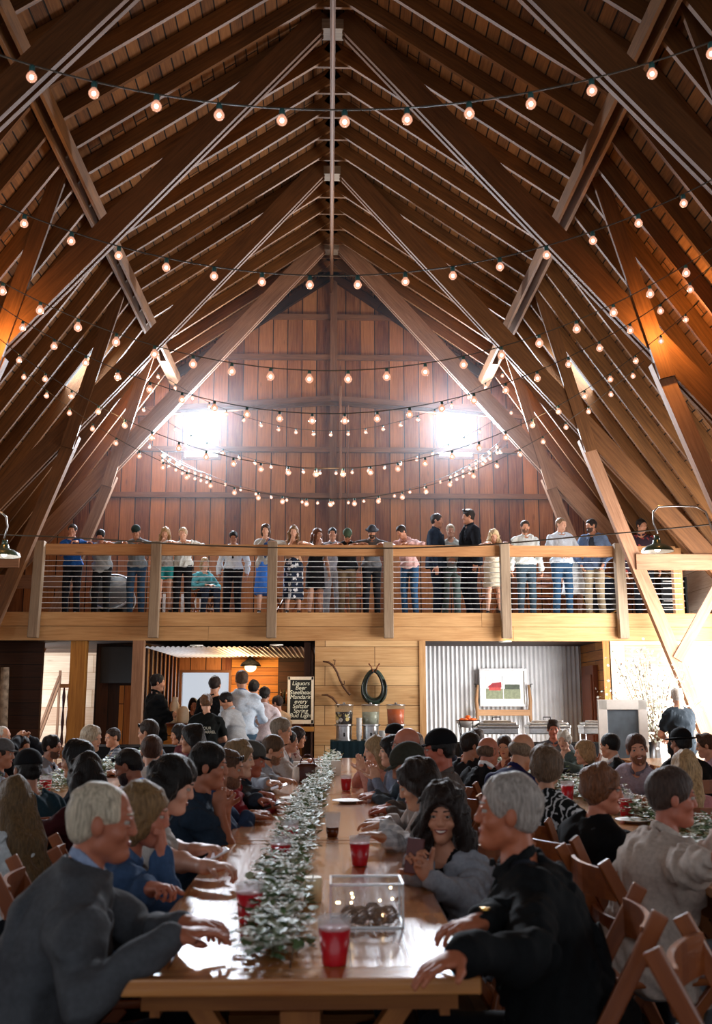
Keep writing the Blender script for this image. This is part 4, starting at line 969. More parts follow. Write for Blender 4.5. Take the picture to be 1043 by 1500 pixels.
P('brown haired man in a white shirt seen from behind below the amber door',222,1100,6.6,yaw=-40,hyaw=-10,hair='short',hc='#4a2c1c',skin=SK1,top='shirt',tc='#d8dce0')
P('man with dark glasses on his head looking left in front of the bar',217,1073,8.8,yaw=-80,hyaw=-75,hair='short',hc='#33241a',glasses='top',skin=SK1,top='shirt',tc='#4c5058')
P('dark haired woman in black looking left below the black T-shirt lettering',281,1082,7.8,yaw=-80,hyaw=-90,female=True,hair='long',hc='#120d0c',skin=SK1,top='shirt',tc='#17181c')
P('platinum blonde woman near the amber lit post facing right',134,1082,8.6,yaw=100,hyaw=110,female=True,hair='bob',hc='#c8b8a0',skin=SK3,top='shirt',tc='#20242a')
P('moustached man in a grey shirt and dark tie at the left table',76,1094,8.6,yaw=88,hyaw=98,hpitch=-4,hair='short',hc='#181210',beard='short',skin='#b8846c',top='shirt',tc='#8f98a6',tie='#1c1e26')
P('man in a dark jacket raising both hands to his head at the left edge',30,1094,8.6,yaw=100,hyaw=110,hpitch=-14,hair='short',hc='#2c1e16',skin=SK1,top='jacket',tc='#181a20',inner='#a0a4ac',arms='up')
P('person in a pale grey flat cap cut by the left edge of the picture',4,1104,7.2,yaw=80,hyaw=90,hair='cap',hc='#2c241e',capc='#58585a',skin=SK2,top='shirt',tc='#5c6068')
P('older man with white hair behind the left table near the birch log',4,1078,10.4,yaw=95,hyaw=100,hair='receding',hc='#c8c0b4',skin=SK1,top='shirt',tc='#808890')
P('dark haired woman in a plum shirt seated before the black buffet at left',262,1076,10.6,yaw=-80,hyaw=-110,female=True,hair='bob',hc='#1a1210',skin=SK1,top='shirt',tc='#5a3038')
P('man in a checked shirt facing the camera below the dark wall panel',165,1080,10.4,yaw=-110,hyaw=-130,hair='crop',hc='#2a1c14',skin=SK1,top='shirt',tc='#3a4450',tp='plaid',tc2='#8a9098')
P('woman with a hair bun and a dark blouse by the steel serving dishes',700,1082,10.6,yaw=60,hyaw=40,female=True,hair='bun',hc='#33221a',skin=SK3,top='shirt',tc='#22262e')
P('man in a navy shirt left of the serving trays beyond the middle table',656,1086,9.6,yaw=60,hyaw=20,hair='short',hc='#221812',skin=SK1,top='shirt',tc='#242c40')
# ---- standing at the bar
S_=dict(pose='stand')
P('tall man in a black suit standing with folded arms at the left of the bar',231,1000,14.9,pose='stand',yaw=60,hyaw=75,hair='short',hc='#1a120e',top='blazer',tc='#16191c',inner='#d8d8d8',skin=SK1,arms='crossed',lean=0)
I_SV=P('server in a black T-shirt with small white lettering on the back',302,1030,12.2,pose='stand',yaw=-10,hyaw=-15,hpitch=-14,female=True,hair='pony',hc='#6a4a30',top='tee',sleeve='short',tc='#0f1414',bottom='trousers',bc='#15171a',skin=SK3,arms='front',lean=10,bulk=1.15)
P('dark haired man in black standing in front of the bright bar window',315,1003,14.6,pose='stand',yaw=10,hyaw=15,hair='short',hc='#2a1a12',top='tee',sleeve='short',tc='#111214',skin=SK1,arms='front',lean=0)
P('person in a grey shirt bowing a dark head beside the pale blue shirt',331,1026,13.4,pose='stand',yaw=-60,hyaw=-90,hpitch=-30,lean=18,hair='short',hc='#16100e',top='shirt',tc='#a4aab0',skin=SK1,arms='front')
P('tall man in a pale blue shirt with his back turned at the bar',354,996,13.6,pose='stand',yaw=5,hyaw=-15,hair='short',hc='#5a4432',top='shirt',tc='#c4d4e4',collar='#5878a8',bottom='jeans',bc='#3c5468',skin=SK1,arms='front',lean=0,bulk=1.15)
P('person with black hair just right of the pale blue shirt at the bar',372,1008,15.0,pose='stand',yaw=10,hyaw=10,hair='short',hc='#0f0d0e',top='shirt',tc='#9ca4b4',skin=SK1,arms='front',lean=0)
P('man in a white shirt with a dark back pocket label waiting at the bar',388,1018,14.2,pose='stand',yaw=15,hyaw=20,hair='short',hc='#181212',top='shirt',tc='#d8ccd0',bottom='trousers',bc='#1c1c22',skin=SK2,arms='front',lean=2,bulk=1.1)
P('shorter person in a tan top in the bar queue beside the menu board',406,1030,14.9,pose='stand',yaw=-30,hyaw=-60,hpitch=-10,female=True,hair='short',hc='#2c1c14',top='shirt',tc='#b49878',skin=SK1,arms='front',lean=4)
P('dark haired bartender facing out behind the bar counter',283,1032,17.4,pose='stand',yaw=170,hyaw=160,female=True,hair='bob',hc='#140e0c',top='shirt',tc='#3c2c28',skin=SK1,arms='front',lean=6)
P('white haired man in a dark shirt standing with his back turned by the white blossoms',992,1020,12.4,pose='stand',yaw=-25,hyaw=15,hair='receding',hc='#d0ccc4',top='tee',sleeve='short',tc='#232c34',bottom='trousers',bc='#1a1e26',skin=SK3,arms='front',lean=4,bulk=1.15)
# ---- on the balcony
def BP(label,px,py,Y=16.3,**k):
    d=dict(pose='stand',floor=FZ,yaw=180,hyaw=180,lean=6,arms='side'); d.update(k)
    if 'rail' in str(d['arms']): Y=15.93; d['lean']=max(d['lean'],14)
    return P(label,px,py,Y,**d)
BP('man in a bright blue shirt on the balcony with a hand at his mouth',106,777,16.2,hair='short',hc='#2a1c14',top='shirt',tc='#1c4c8c',bc='#14161c',arms={'R':'mouth','L':'rail'},lean=12)
BP('man in a grey T-shirt leaning on the balcony rail above the round drum',147,785,16.3,hair='short',hc='#17110e',top='tee',sleeve='short',tc='#8c8f90',bc='#16181c',arms='rail',lean=22,hpitch=-35)
BP('man in a dark cap and grey shirt with blue jeans looking down over the rail',199,779,16.2,hair='cap',hc='#2a201a',capc='#22302c',top='shirt',tc='#70767a',bottom='jeans',bc='#284058',arms='rail',lean=18,hpitch=-30)
BP('long haired blonde woman in teal shorts at the balcony rail',242,782,16.4,female=True,hair='long',front=1,hc='#b08c60',top='shirt',tc='#a09c98',sleeve='short',bottom='shorts',bc='#2c8c90',skin=SK3,arms={'R':'mouth','L':'rail'})
BP('fair haired man in a white shirt and black trousers beside the blonde in teal shorts',268,782,16.8,hair='short',hc='#c8a880',top='shirt',tc='#d4d8d4',bc='#14151a',skin=SK3,arms='rail')
BP('small woman in a light teal top sitting behind the balcony cables',300,826,16.6,pose='sit',female=True,hair='bob',hc='#b89468',top='shirt',tc='#58a0a8',skin=SK3,bottom='trousers',bc='#242c3c',yaw=150,hyaw=160,arms='lap')
BP('man in a white shirt and black tie with black trousers at the rail',342,787,16.4,hair='short',hc='#100d0c',top='shirt',tc='#c4ccd4',tie='#15161a',bc='#121216',skin=SK2,arms='side',hpitch=-22)
BP('woman in a grey cardigan and bright blue skirt with a hand at her mouth',389,777,16.3,female=True,hair='bob',hc='#4c3628',top='cardigan',tc='#a8a6a0',inner='#3c70c0',bottom='dress',bc='#3a72c8',skin=SK3,arms={'R':'mouth','L':'rail'})
BP('woman with long light brown hair in a navy dress with white flowers',430,779,16.2,female=True,hair='long',front=1,hc='#8c6c4c',top='tee',sleeve='none',tc='#b48c6c',bottom='dress',bc='#182234',bp='floral',bc2='#d8dce0',skirtlen=1.15,skin=SK3,arms={'R':'mouth','L':'rail'})
BP('woman in a short black dress turned half away at the rail',465,783,16.3,female=True,hair='long',front=1,hc='#6a4228',top='tee',sleeve='none',tc='#131316',bottom='dress',bc='#131316',skirtlen=.72,skin=SK3,yaw=155,hyaw=140,arms={'R':'mouth','L':'side'})
BP('man half hidden between the black dress and the black shirt with cap',487,782,16.9,hair='short',hc='#14100e',top='shirt',tc='#9a9ca4',skin=SK1,bc='#8a8c90')
BP('man in a green cap and black shirt with khaki trousers bowing over the rail',509,784,16.1,hair='cap',hc='#2a2018',capc='#3f5040',top='shirt',sleeve='short',tc='#131417',bc='#6c5a44',arms='rail',lean=26,hpitch=-50,bulk=1.1)
BP('man in a dark brimmed hat and grey shirt looking down beside the green cap',545,779,16.2,hair='fedora',hc='#241c18',capc='#3a3c42',top='shirt',sleeve='short',tc='#5a5c60',bc='#14161a',arms='rail',lean=20,hpitch=-28,beard='full')
BP('man in a pink shirt and blue jeans leaning far over the rail to the left',588,779,16.2,hair='short',hc='#2c2018',top='shirt',tc='#d0a8a4',bottom='jeans',bc='#2c4c6c',yaw=210,hyaw=240,arms='rail',lean=24,slean=0,hpitch=-30)
BP('tall man in a navy suit facing right beside the pink shirt',640,763,16.8,hair='crop',hc='#2c2018',top='blazer',tc='#1c2838',inner='#20242c',bc='#161c26',yaw=110,hyaw=110,lean=0)
BP('fair haired person in a pale grey dress shirt between the two dark suits',660,778,16.9,female=True,hair='short',hc='#c8b89c',top='shirt',tc='#b8c0bc',bc='#5c6c68',skin=SK3,arms='front')
BP('man in a black suit facing left with a dark wavy quiff',686,757,16.5,hair='quiff',hc='#241a14',top='blazer',tc='#1a1e26',inner='#14161c',bc='#12141a',yaw=-110,hyaw=-95,lean=0)
BP('woman with light curly hair in a cream dress right of the black suit',723,786,16.2,female=True,hair='curly',hc='#d8bc90',top='tee',sleeve='short',tc='#d4c8b4',bottom='dress',bc='#cfc6b0',skin=SK3,arms='rail',skirtlen=.7)
BP('bearded man in a white shirt and grey blue trousers standing straight',769,772,16.3,hair='short',hc='#3c2a1e',beard='short',top='shirt',tc='#d4dad8',bc='#3c4c58',skin=SK1,arms='side',lean=0)
BP('broad man in a pale blue shirt and blue jeans looking right',822,768,16.3,hair='crop',hc='#8a6c50',top='shirt',tc='#c8d4e0',bottom='jeans',bc='#2f4c68',skin=SK3,hyaw=145,arms='front',lean=0,bulk=1.12)
BP('small woman in a flared white dress in front of the man in the denim jacket',840,806,16.7,female=True,hair='bob',hc='#c8a884',top='tee',sleeve='none',tc='#e4e4e0',bottom='dress',bc='#e6e6e2',skin=SK3,flare=1.25,skirtlen=.8,hair_='x')
BP('bearded man in a blue denim jacket and khaki trousers facing left',866,770,16.4,hair='short',hc='#241a16',beard='full',top='jacket',tc='#5a6c88',inner='#3c4450',bc='#b0a084',yaw=-150,hyaw=-110,lean=0,arms='pocket')
BP('dark haired person in a floral shirt at the far right of the balcony',940,770,16.6,hair='short',hc='#241812',top='shirt',tc='#3a2c38',tp='floral',tc2='#a84c48',skin=SK1,yaw=200,hyaw=160,lean=4)
# ================================================================ TABLES, CHAIRS
M['tabletrim']=wood('varnished_end_board','#a8622c','#d89a58',rough=.22,coat=.6,knots=.3)
def make_table(label):
    t=thing('banquet_table',label,'table')
    b=MB(); b.box(-.43,.43,.1,2.30,.724,.76,along=1); b.build('table_top',M['table'],t,bevel=.004)
    for y0_ in (0,2.301):
        b=MB(); b.box(-.434,.434,y0_,y0_+.098,.722,.7605,along=0); b.build('end_board',M['tabletrim'],t,bevel=.004)
    b=MB(); b.box(-.38,-.355,.20,2.20,.62,.724,along=1); b.build('apron',M['tableleg'],t)
    b=MB(); b.box(.355,.38,.20,2.20,.62,.724,along=1); b.build('apron',M['tableleg'],t)
    for y in (.22,2.18):
        b=MB(); b.box(-.05,.05,y-.05,y+.05,.06,.64,along=2); b.build('leg',M['tableleg'],t)
        b=MB(); b.box(-.36,.36,y-.04,y+.04,0,.07,along=0); b.build('foot',M['tableleg'],t)
        b=MB(); b.box(-.40,.40,y-.035,y+.035,.64,.724,along=0); b.build('crossbar',M['tableleg'],t)
        for s in (-1,1):
            b=MB(); b.beam((s*.05,y,.36),(s*.27,y,.66),.05,.05,up=(0,1,0)); b.build('brace',M['tableleg'],t)
    return t
T0=make_table('varnished plank table nearest the camera at the head of the middle row'); T0.location=(-.07,2.52,0)
nm=['second','third','fourth']
for i in range(1,4): dup(T0,(-.07,2.52+2.42*i,0),label='varnished plank table, %s from the front in the middle row'%nm[i-1],group='tables of the middle row')
for i in range(4): dup(T0,(-2.10,3.4+2.42*i,0),label='plank table in the left row, number %s counted from the camera'%['one','two','three','four'][i],group='tables of the left row')
for i in range(4): dup(T0,(1.78,2.5+2.42*i,0),label='plank table in the right row, number %s counted from the camera'%['one','two','three','four'][i],group='tables of the right row')
for i in range(2): dup(T0,(3.85,7.2+2.42*i,0),label='plank table at the far right, %s one'%['nearer','farther'][i],group='tables at the far right')
def make_chair(label):
    t=thing('folding_chair',label,'chair'); mw=M['chair']
    for s in (-1,1):
        b=MB(); b.tube([(s*.20,.24,0.0),(s*.20,.02,.42),(s*.20,-.20,.80)],.0,6); b=MB()
        b.beam((s*.205,.24,.0),(s*.205,-.23,.86),.022,.045,up=(0,1,.5)); b.build('back_post',mw,t,bevel=.004)
        b=MB(); b.beam((s*.175,-.24,.0),(s*.175,.19,.44),.022,.04,up=(0,1,-.5)); b.build('leg',mw,t,bevel=.004)
    b=MB(); b.box(-.19,.19,-.16,.25,.435,.46,along=0); b.build('seat',mw,t,bevel=.008)
    for z,h in ((.775,.10),(.62,.045)):
        b=MB(); n=8
        y0=-.185-(z-.78)*.5
        for i in range(n):
            a0=-1+2*i/n; a1=-1+2*(i+1)/n
            p=(a0*.20,y0-.035*(1-a0*a0),z); q=(a1*.20,y0-.035*(1-a1*a1),z)
            b.beam(p,q,.016,h)
        b.build('back_slat',mw,t)
    for y,z in ((.16,.14),(-.17,.12)):
        b=MB(); b.tube([(-.2,y,z),(.2,y,z)],.012,8); b.build('stretcher',mw,t,smooth=True)
    return t
E1=at(1000,1400,2.5)
C0=make_chair('empty brown folding chair at the bottom right corner with a handbag on it'); C0.location=(1.02,2.42,0); C0.rotation_euler=(0,0,-math.radians(118))
def chairname(l):
    w=l.replace(',','').split()[:11]
    while w[-1] in 'in a an the and with of at on to by his her both from behind before for between beside over under below their along left right resting short dark grey black white pale' .split(): w.pop()
    return ' '.join(w)
for base,yaw,d in SEATED:
    if base[2]>1: z=FZ
    else: z=0
    ya=math.radians(yaw); off=np.array([math.sin(ya),math.cos(ya)])*0.0
    dup(C0,(base[0]+off[0],base[1]+off[1],z),-ya,label='folding chair carrying the '+chairname(d['label']),group='folding chairs in use')
dup(C0,(.80,2.05,0),-math.radians(-60),label='brown folding chair cut by the bottom edge behind the black jacket')
for i,(x,y,a,l) in enumerate(((297,888,40,'beside the seated teal top'),(420,888,-30,'behind the flowered navy dress'),(520,885,10,'behind the khaki trousers'),(712,885,-40,'behind the cream dress'),(795,885,20,'between the two pale shirts'),(930,880,-20,'right of the last grey railing post'))):
    p=at(x,y,17.4); dup(C0,(p[0],17.4,FZ),math.radians(a),label='wooden folding chair on the balcony '+l,group='chairs on the balcony')
# ================================================================ TABLE GREENERY
M['leaf']=plain('eucalyptus_leaf','#5f7a52',.5,var=.45,scale=18,spec=.4); M['leafpale']=plain('pale_sage_leaf','#a2ad92',.55,var=.3,scale=18); M['petal']=plain('white_petal','#e6e8e0',.6,var=.05); M['stem']=plain('stem_green','#4c5a3a',.6)
def foliage(center,n,width,height,label,seedv,dens_petal=.16,size=1.0):
    r=np.random.default_rng(seedv); t=thing('garland',label,'garland',tuple(center[0]))
    C=np.array(center)-np.array(center[0]); seg=np.linalg.norm(np.diff(C,axis=0),axis=1); cum=np.concatenate([[0],np.cumsum(seg)])
    def pos(u): 
        i=min(np.searchsorted(cum,u,side='right')-1,len(seg)-1); f=(u-cum[i])/seg[i]; return C[i]*(1-f)+C[i+1]*f
    A=MB(); Bq=MB(); Pt=MB()
    for k in range(n):
        u=r.uniform(0,cum[-1]); p=pos(u)+np.array([r.normal()*width*.42,0,0]); p[2]+=abs(r.normal())*height*.5+.004
        if abs(p[0]-pos(u)[0])>width*.9: continue
        a=r.uniform(0,2*PI); d=np.array([math.cos(a),math.sin(a),r.uniform(-.3,.7)]); d/=np.linalg.norm(d); L=r.uniform(.022,.045)*size
        if r.random()<dens_petal:
            for j in range(5):
                aa=a+j*2*PI/5; e=np.array([math.cos(aa),math.sin(aa),.35]); s_=np.array([-math.sin(aa),math.cos(aa),0]); R_=.016*size
                q=p+np.array([0,0,.015]); Pt.face([q,q+e*R_*.6+s_*R_*.45,q+e*R_*1.2,q+e*R_*.6-s_*R_*.45])
            continue
        s_=np.cross(d,[0,0,1]); s_/=np.linalg.norm(s_)+1e-9; w=L*.32; up=np.cross(s_,d)
        m_=A if r.random()<.62 else Bq
        tip=p+d*L; w*=1.15; m1=p+d*L*.3; m2=p+d*L*.72
        m_.face([p,m1+s_*w+up*.003,m2+s_*w*.85+up*.003,tip]); m_.face([p,tip,m2-s_*w*.85+up*.003,m1-s_*w+up*.003])
    o=A.build('leaves',M['leaf'],t); o['kind']='stuff'; o=Bq.build('pale_leaves',M['leafpale'],t); o['kind']='stuff'; o=Pt.build('blossoms',M['petal'],t); o['kind']='stuff'
    S_=MB(); S_.tube([C[i]+np.array([0.01*math.sin(i*2),0,.012]) for i in range(len(C))],.004,5); S_.build('stem',M['stem'],t)
    return t
cp=[onz(x,y,.765) for x,y in ((398,1408),(402,1370),(408,1325),(415,1285),(428,1245),(440,1210),(455,1172),(470,1143),(480,1125),(488,1112))]
foliage(cp,6400,.12,.075,'green and white eucalyptus garland along the middle table',3,.30,size=1.05)
foliage([(-2.08,3.5,.765),(-2.12,6,.765),(-2.06,9,.765),(-2.1,12,.765)],3200,.16,.09,'green and white garland along the left table',4,.25,1.3)
foliage([(1.74,2.7,.765),(1.80,5,.765),(1.74,8,.765),(1.8,11.5,.765)],4500,.16,.09,'green and white garland along the right table',5,.25,1.3)
# ================================================================ THINGS ON THE TABLES
M['redcup']=plain('red_drink','#c01424',.3,var=.05,coat=.3); M['clearcup']=glassy('clear_plastic',(.97,.97,.98),.72,.1,body=.8); M['beer']=plain('amber_beer','#5c2a0c',.2); M['foam']=plain('pale_foam','#d8c8a8',.7)
def make_cup(label,group='red drinks on the tables'):
    t=thing('plastic_cup',label,'cup',group=group)
    b=MB(); b.lathe([(0,.001),(.030,.001),(.031,.004),(.0405,.086),(0,.087)],n=20); b.build('red_drink',M['redcup'],t,smooth=True)
    b=MB(); b.lathe([(.0405,.084),(.0425,.108),(.0445,.110),(.0445,.113),(.041,.113),(.0395,.087)],n=20); b.build('cup_wall',M['clearcup'],t,smooth=True); return t
K0=make_cup('red drink in a clear cup nearest the camera on the middle table'); K0.location=onz(490,1413,.761)
for x,y,l in ((365,1352,'left of the garland by the grey blazer sleeve'),(411,1270,'left of the garland behind the second cup'),(527,1268,'right of the garland beyond the glass lantern'),(424,1240,'left of the garland, half behind the leaves'),(507,1158,'right of the garland near the clapping blonde')):
    dup(K0,onz(x,y,.761),label='red drink in a clear cup '+l)
for x,y,l in ((820,1200,'behind the black zigzag top'),(832,1172,'beside the light haired woman in black'),(918,1195,'beside the smiling bearded man'),(66,1162,'at the left table by the teal jacket')):
    dup(K0,onz(x,y,.761),label='red drink in a clear cup '+l,scale=1.1)
t=thing('beer_glass','clear cup with a little dark beer right of the garland','cup',tuple(onz(487,1226,.761)))
b=MB(); b.lathe([(0,.001),(.027,.001),(.032,.045),(0,.046)],n=20); b.build('beer',M['beer'],t,smooth=True)
b=MB(); b.lathe([(.0325,.046),(.041,.115),(.039,.115),(.031,.05)],n=20); b.build('cup_wall',M['clearcup'],t,smooth=True)
t=thing('pillar_candle','cream pillar candle beside the garland on the middle table','candle',tuple(onz(458,1320,.761)))
M['wax']=plain('cream_wax','#e6d2a8',.5,var=.05)
b=MB(); b.lathe([(0,0),(.030,0),(.031,.072),(.027,.076),(.006,.072),(0,.072)],n=24); b.build('wax',M['wax'],t,smooth=True)
b=MB(); b.tube([(0,0,.07),(.001,0,.084)],.0015,5); b.build('wick',M['black'],t)
# glass lantern with fairy lights and pine cones
lo=onz(536,1352,.761); t=thing('glass_lantern','rectangular glass lantern box with fairy lights and pine cones on the middle table','lantern',tuple(lo))
w,d_,h=.105,.075,.12
b=MB(); 
for (p,q) in (((-w,-d_),(w,-d_)),((w,-d_),(w,d_)),((w,d_),(-w,d_)),((-w,d_),(-w,-d_))): b.face([(p[0],p[1],.004),(q[0],q[1],.004),(q[0],q[1],h),(p[0],p[1],h)])
b.face([(-w,-d_,h),(w,-d_,h),(w,d_,h),(-w,d_,h)]); b.build('glass_panes',glassy('lantern_glass',(.95,.96,.97),.85,.03),t)
b=MB()
for sx in(-1,1):
    for sy in(-1,1): b.box(sx*w-.003,sx*w+.003,sy*d_-.003,sy*d_+.003,0,h+.002)
for z in (.003,h):
    for sy in(-1,1): b.box(-w,w,sy*d_-.003,sy*d_+.003,z-.003,z+.003)
    for sx in(-1,1): b.box(sx*w-.003,sx*w+.003,-d_,d_,z-.003,z+.003)
b.build('metal_frame',M['steel'],t)
M['cone']=plain('pine_cone','#8a6a50',.7,var=.4,scale=60)
for i,(x,y) in enumerate(((-.05,-.02),(.02,.02),(.065,-.025),(-.02,-.035),(.04,-.04))):
    b=MB()
    for k in range(9):
        z=.006+k*.0055; r=.022*math.sin((k+1.2)/10.5*PI)+.003
        for j in range(8):
            a=2*PI*j/8+k*.4; c=np.array([x+r*math.cos(a),y+r*math.sin(a),z]); b.ball(c,.006,5,sq=(1,1,.6))
    b.build('pine_cone',M['cone'],t)
M['fairy']=emis('fairy_light','#ffd8a0',14,'NONE')
for i in range(9):
    b=MB(); b.ball((random.uniform(-.09,.09),random.uniform(-.06,.06),random.uniform(.03,.1)),.0035,8); b.build('fairy_bulb',M['fairy'],t)
# purse, white boxes, cards, phones, plates
p=onz(450,1146,.761); t=thing('handbag','brown and white leather handbag standing on the middle table','handbag',tuple(p))
M['brownl']=plain('brown_leather','#4a2218',.4); M['whitel']=plain('white_leather','#e4e2de',.45)
b=MB(); b.lathe([(0,0),(.10,0),(.115,.03),(.10,.12),(.07,.15),(0,.152)],n=20,sy=.5); b.build('bag_body',M['brownl'],t,smooth=True)
for s in(-1,1):
    b=MB(); b.lathe([(0,0),(.035,.0),(.042,.03),(.034,.12),(0,.135)],(s*.085,0,0),12,sy=1.35); b.build('side_panel',M['whitel'],t,smooth=True)
    b=MB(); b.tube([(.06*math.cos(a),s*.03,.13+.09*math.sin(a)) for a in np.linspace(0,PI,12)],.006,6); b.build('strap',M['brownl'],t,smooth=True)
for i,(x,y,w_,h_,l) in enumerate(((440,1130,.07,.06,'white gift box behind the brown handbag'),(466,1132,.045,.07,'white card box right of the brown handbag'),(492,1136,.045,.085,'small white standing card in the garland'))):
    p=onz(x,y,.761); b=MB(); b.box(-w_,w_,-.03 if i<2 else -.002,.03 if i<2 else .002,0,h_*1.5); o=b.build('gift_box' if i<2 else 'table_card',M['white'],loc=tuple(p)); tag(o,l,'box' if i<2 else 'card')
M['phone']=plain('phone_case','#5a1c1c',.4); M['phonew']=plain('phone_white','#dfe3ea',.3); M['phoneb']=plain('phone_black','#101114',.15)
def phone(c,d,n,mat,label):
    d=nrm(d); n=nrm(np.array(n,float)-d*(np.array(n)@d)); x=np.cross(d,n); t=thing('mobile_phone',label,'phone',tuple(c))
    b=MB(); b.frame((0,0,0),d*.060,x*.030,n*.004); b.build('case',mat,t,bevel=.003)
    b=MB(); b.frame(n*.0042,d*.055,x*.027,n*.0004); b.build('screen',M['phoneb'] if mat is not M['phonew'] else plain('lit_screen','#e8eef8',.3,emit='#dfe8ff',es=.2),t)
def inhand(I,side,mat,label,tiltd,n):
    Sh,El,Wr,hd,pn,cu,e=I['tgt'][side]; c=I['w'](Wr+nrm(hd)*.105+nrm(pn)*.034); phone(c,tiltd,n,mat,label)
inhand(I_R2,'R',M['phone'],'phone in a dark red case held up by the curly haired woman',(.15,.1,1),(.3,1,.2))
inhand(I_L3,'L',M['phonew'],'white phone held over the table by the woman in lace',(1,.4,.5),(-.6,-.3,.8))
inhand(I_L8,'R',M['phonew'],'white phone in the hands of the bearded man in light grey',(1,.1,.3),(-.4,-.2,.9))
inhand(I_L7,'R',M['phoneb'],'black phone in the hands of the man in the grey cap',(1,.2,.35),(-.4,-.2,.9))
b=MB(); b.lathe([(0,.0),(.05,.0),(.075,.012),(.105,.016),(.105,.019),(.07,.015),(0,.006)],n=28); pl=b.build('dinner_plate',M['white'],smooth=True,loc=tuple(onz(432,1172,.761))); tag(pl,'white dinner plate before the man in the grey cap','plate',group='plates')
for x,y,l in ((510,1176,'right of the garland by the hidden hands'),(930,1205,'at the right table beside the bearded man'),(1015,1235,'at the right edge before the cream jacket'),(75,1176,'at the left table')):
    o=pl.copy(); COL.objects.link(o); o.location=onz(x,y,.761); o['label']='white dinner plate '+l
# watch on the wrist
Sh,El,Wr,hd,pn,cu,e=I_R1['tgt']['R']; a_=nrm(Wr-El); c_=Wr+hd*.004; q=MB(); u_=nrm(np.cross(a_,[0,0,1])); v_=np.cross(u_,a_)
q.tube([c_+(u_*math.cos(a)+v_*math.sin(a))*.031 for a in np.linspace(0,2*PI,20)],.005,6); M['gold']=plain('gold','#c89a4c',.25,1); q.build('watch_strap',M['gold'],I_R1['root'],smooth=True)
q=MB(); q.lathe([(0,0),(.016,0),(.016,.007),(0,.008)],c_+v_*.031,16,ax=tuple(v_)); q.build('watch_face',M['gold'],I_R1['root'])
# handbag on the empty chair
t=thing('small_handbag','small pale handbag with a strap lying on the empty folding chair','handbag',(1.02,2.44,.465))
b=MB(); b.ball((0,0,.05),.09,16,sq=(1.1,.7,.55)); b.build('bag_body',plain('cream_leather','#d8cfc4',.5),t,smooth=True)
b=MB(); b.tube([(-.08,0,.07),(-.06,.02,.14),(0,.03,.17),(.06,.02,.14),(.08,0,.07)],.006,6); b.build('strap',M['whitel'],t,smooth=True)
# ================================================================ LIGHTS THAT HANG
M['bulbglass']=glassy('bulb_glass',(1,.9,.82),.30,.05,em='#ffb090',es=.8); M['bulbcore']=emis('bulb_filament','#fff0d8',14,'NONE'); M['socket']=plain('green_socket','#2f5a58',.5)
me_cache={}
def bulbparts(scale):
    b=MB(); b.lathe([(0,-.056*scale),(.011*scale,-.0545*scale),(.020*scale,-.047*scale),(.0255*scale,-.036*scale),(.0255*scale,-.027*scale),(.020*scale,-.015*scale),(.0125*scale,-.006*scale),(.012*scale,.002)],n=14); g=b.build('bulb',M['bulbglass'],smooth=True)
    b=MB(); b.ball((0,0,-.031*scale),.011*scale,8,sq=(1,1,1.1)); c=b.build('filament',M['bulbcore'],g,smooth=True)
    b=MB(); b.lathe([(.0135,-.004),(.0145,.0),(.0145,.022),(.010,.032),(0,.033)],n=10); s=b.build('socket',M['socket'],g,smooth=True)
    return g,c,s
gb,cb_,sb_=bulbparts(1.0); first=[True]
gb2,cb2,sb2=bulbparts(1.25)
def strand(fn,us,label,big=False):
    t=thing('string_light',label,'string lights',(0,0,0),group='strings of round bulbs')
    pts=[np.array(fn(u)) for u in np.linspace(us[0]-.5,us[-1]+.5,max(40,len(us)*3))]
    b=MB(); b.tube(pts,.0045,5); b.build('cord',M['cord'],t,smooth=True)
    G=(gb2,cb2,sb2) if big else (gb,cb_,sb_)
    for u in us:
        p=np.array(fn(u)); g=G[0].copy(); COL.objects.link(g); g.parent=t; g.location=(p[0],p[1],p[2]-.034)
        for k in (1,2): c=G[k].copy(); COL.objects.link(c); c.parent=g
def cat(Y,z0,k=.108,xc=-.05,sp=.305,ph=0): return lambda u:(xc*0+ph+u*sp, Y, z0+k*(ph+u*sp-xc)**2)
for i,(Y,py,ph,l) in enumerate(((4.4,161,.06,'nearest string of round bulbs across the top of the picture'),(5.96,404,.167,'second string of round bulbs from the front'),(7.5,543,.134,'third string of round bulbs from the front'),(9.0,606,.13,'fourth string of round bulbs from the front'),(10.8,686,.14,'fifth string of round bulbs from the front'),(12.4,731,.0,'sixth string of round bulbs, lowest across the gable'))):
    z0=at(483,py,Y)[2]; lim=4.15-.0*i; us=[u for u in range(-16,17) if abs(ph+u*.305)<lim]
    strand(cat(Y,z0,ph=ph),us,l,i>1)
for i,(Y,py,k,ph,l) in enumerate(((16.6,631,.117,.0,'string of small bulbs high over the balcony between the gable windows'),(18.0,688,.10,.1,'string of small bulbs over the middle of the balcony'),(19.0,732,.09,.05,'lowest string of small bulbs along the gable above the heads'))):
    z0=at(483,py,Y)[2]; us=[u for u in range(-13,14) if abs(ph+u*.30)<3.6]; strand(cat(Y,z0,k,ph=ph,sp=.30),us,l,True)
# bundled strings running back beside each gable window
for s,l in ((-1,'left'),(1,'right')):
    P0=at(238 if s<0 else 728,662 if s<0 else 650,17.2); P1=at(303 if s<0 else 660,694,19.2)
    for dz in (0,-.10):
        strand(lambda u,P0=P0,P1=P1,dz=dz: tuple(P0+(P1-P0)*(u/7)+np.array([0,0,dz-.05*math.sin(u/7*PI)])),list(range(0,8)),'short bright string of bulbs slanting down beside the %s gable window, %s of the pair'%(l,'upper' if dz==0 else 'lower'),True)
for g in (gb,gb2):   # the patterns themselves become the last bulbs of two strands
    for c in list(g.children): bpy.data.objects.remove(c)
    bpy.data.objects.remove(g)
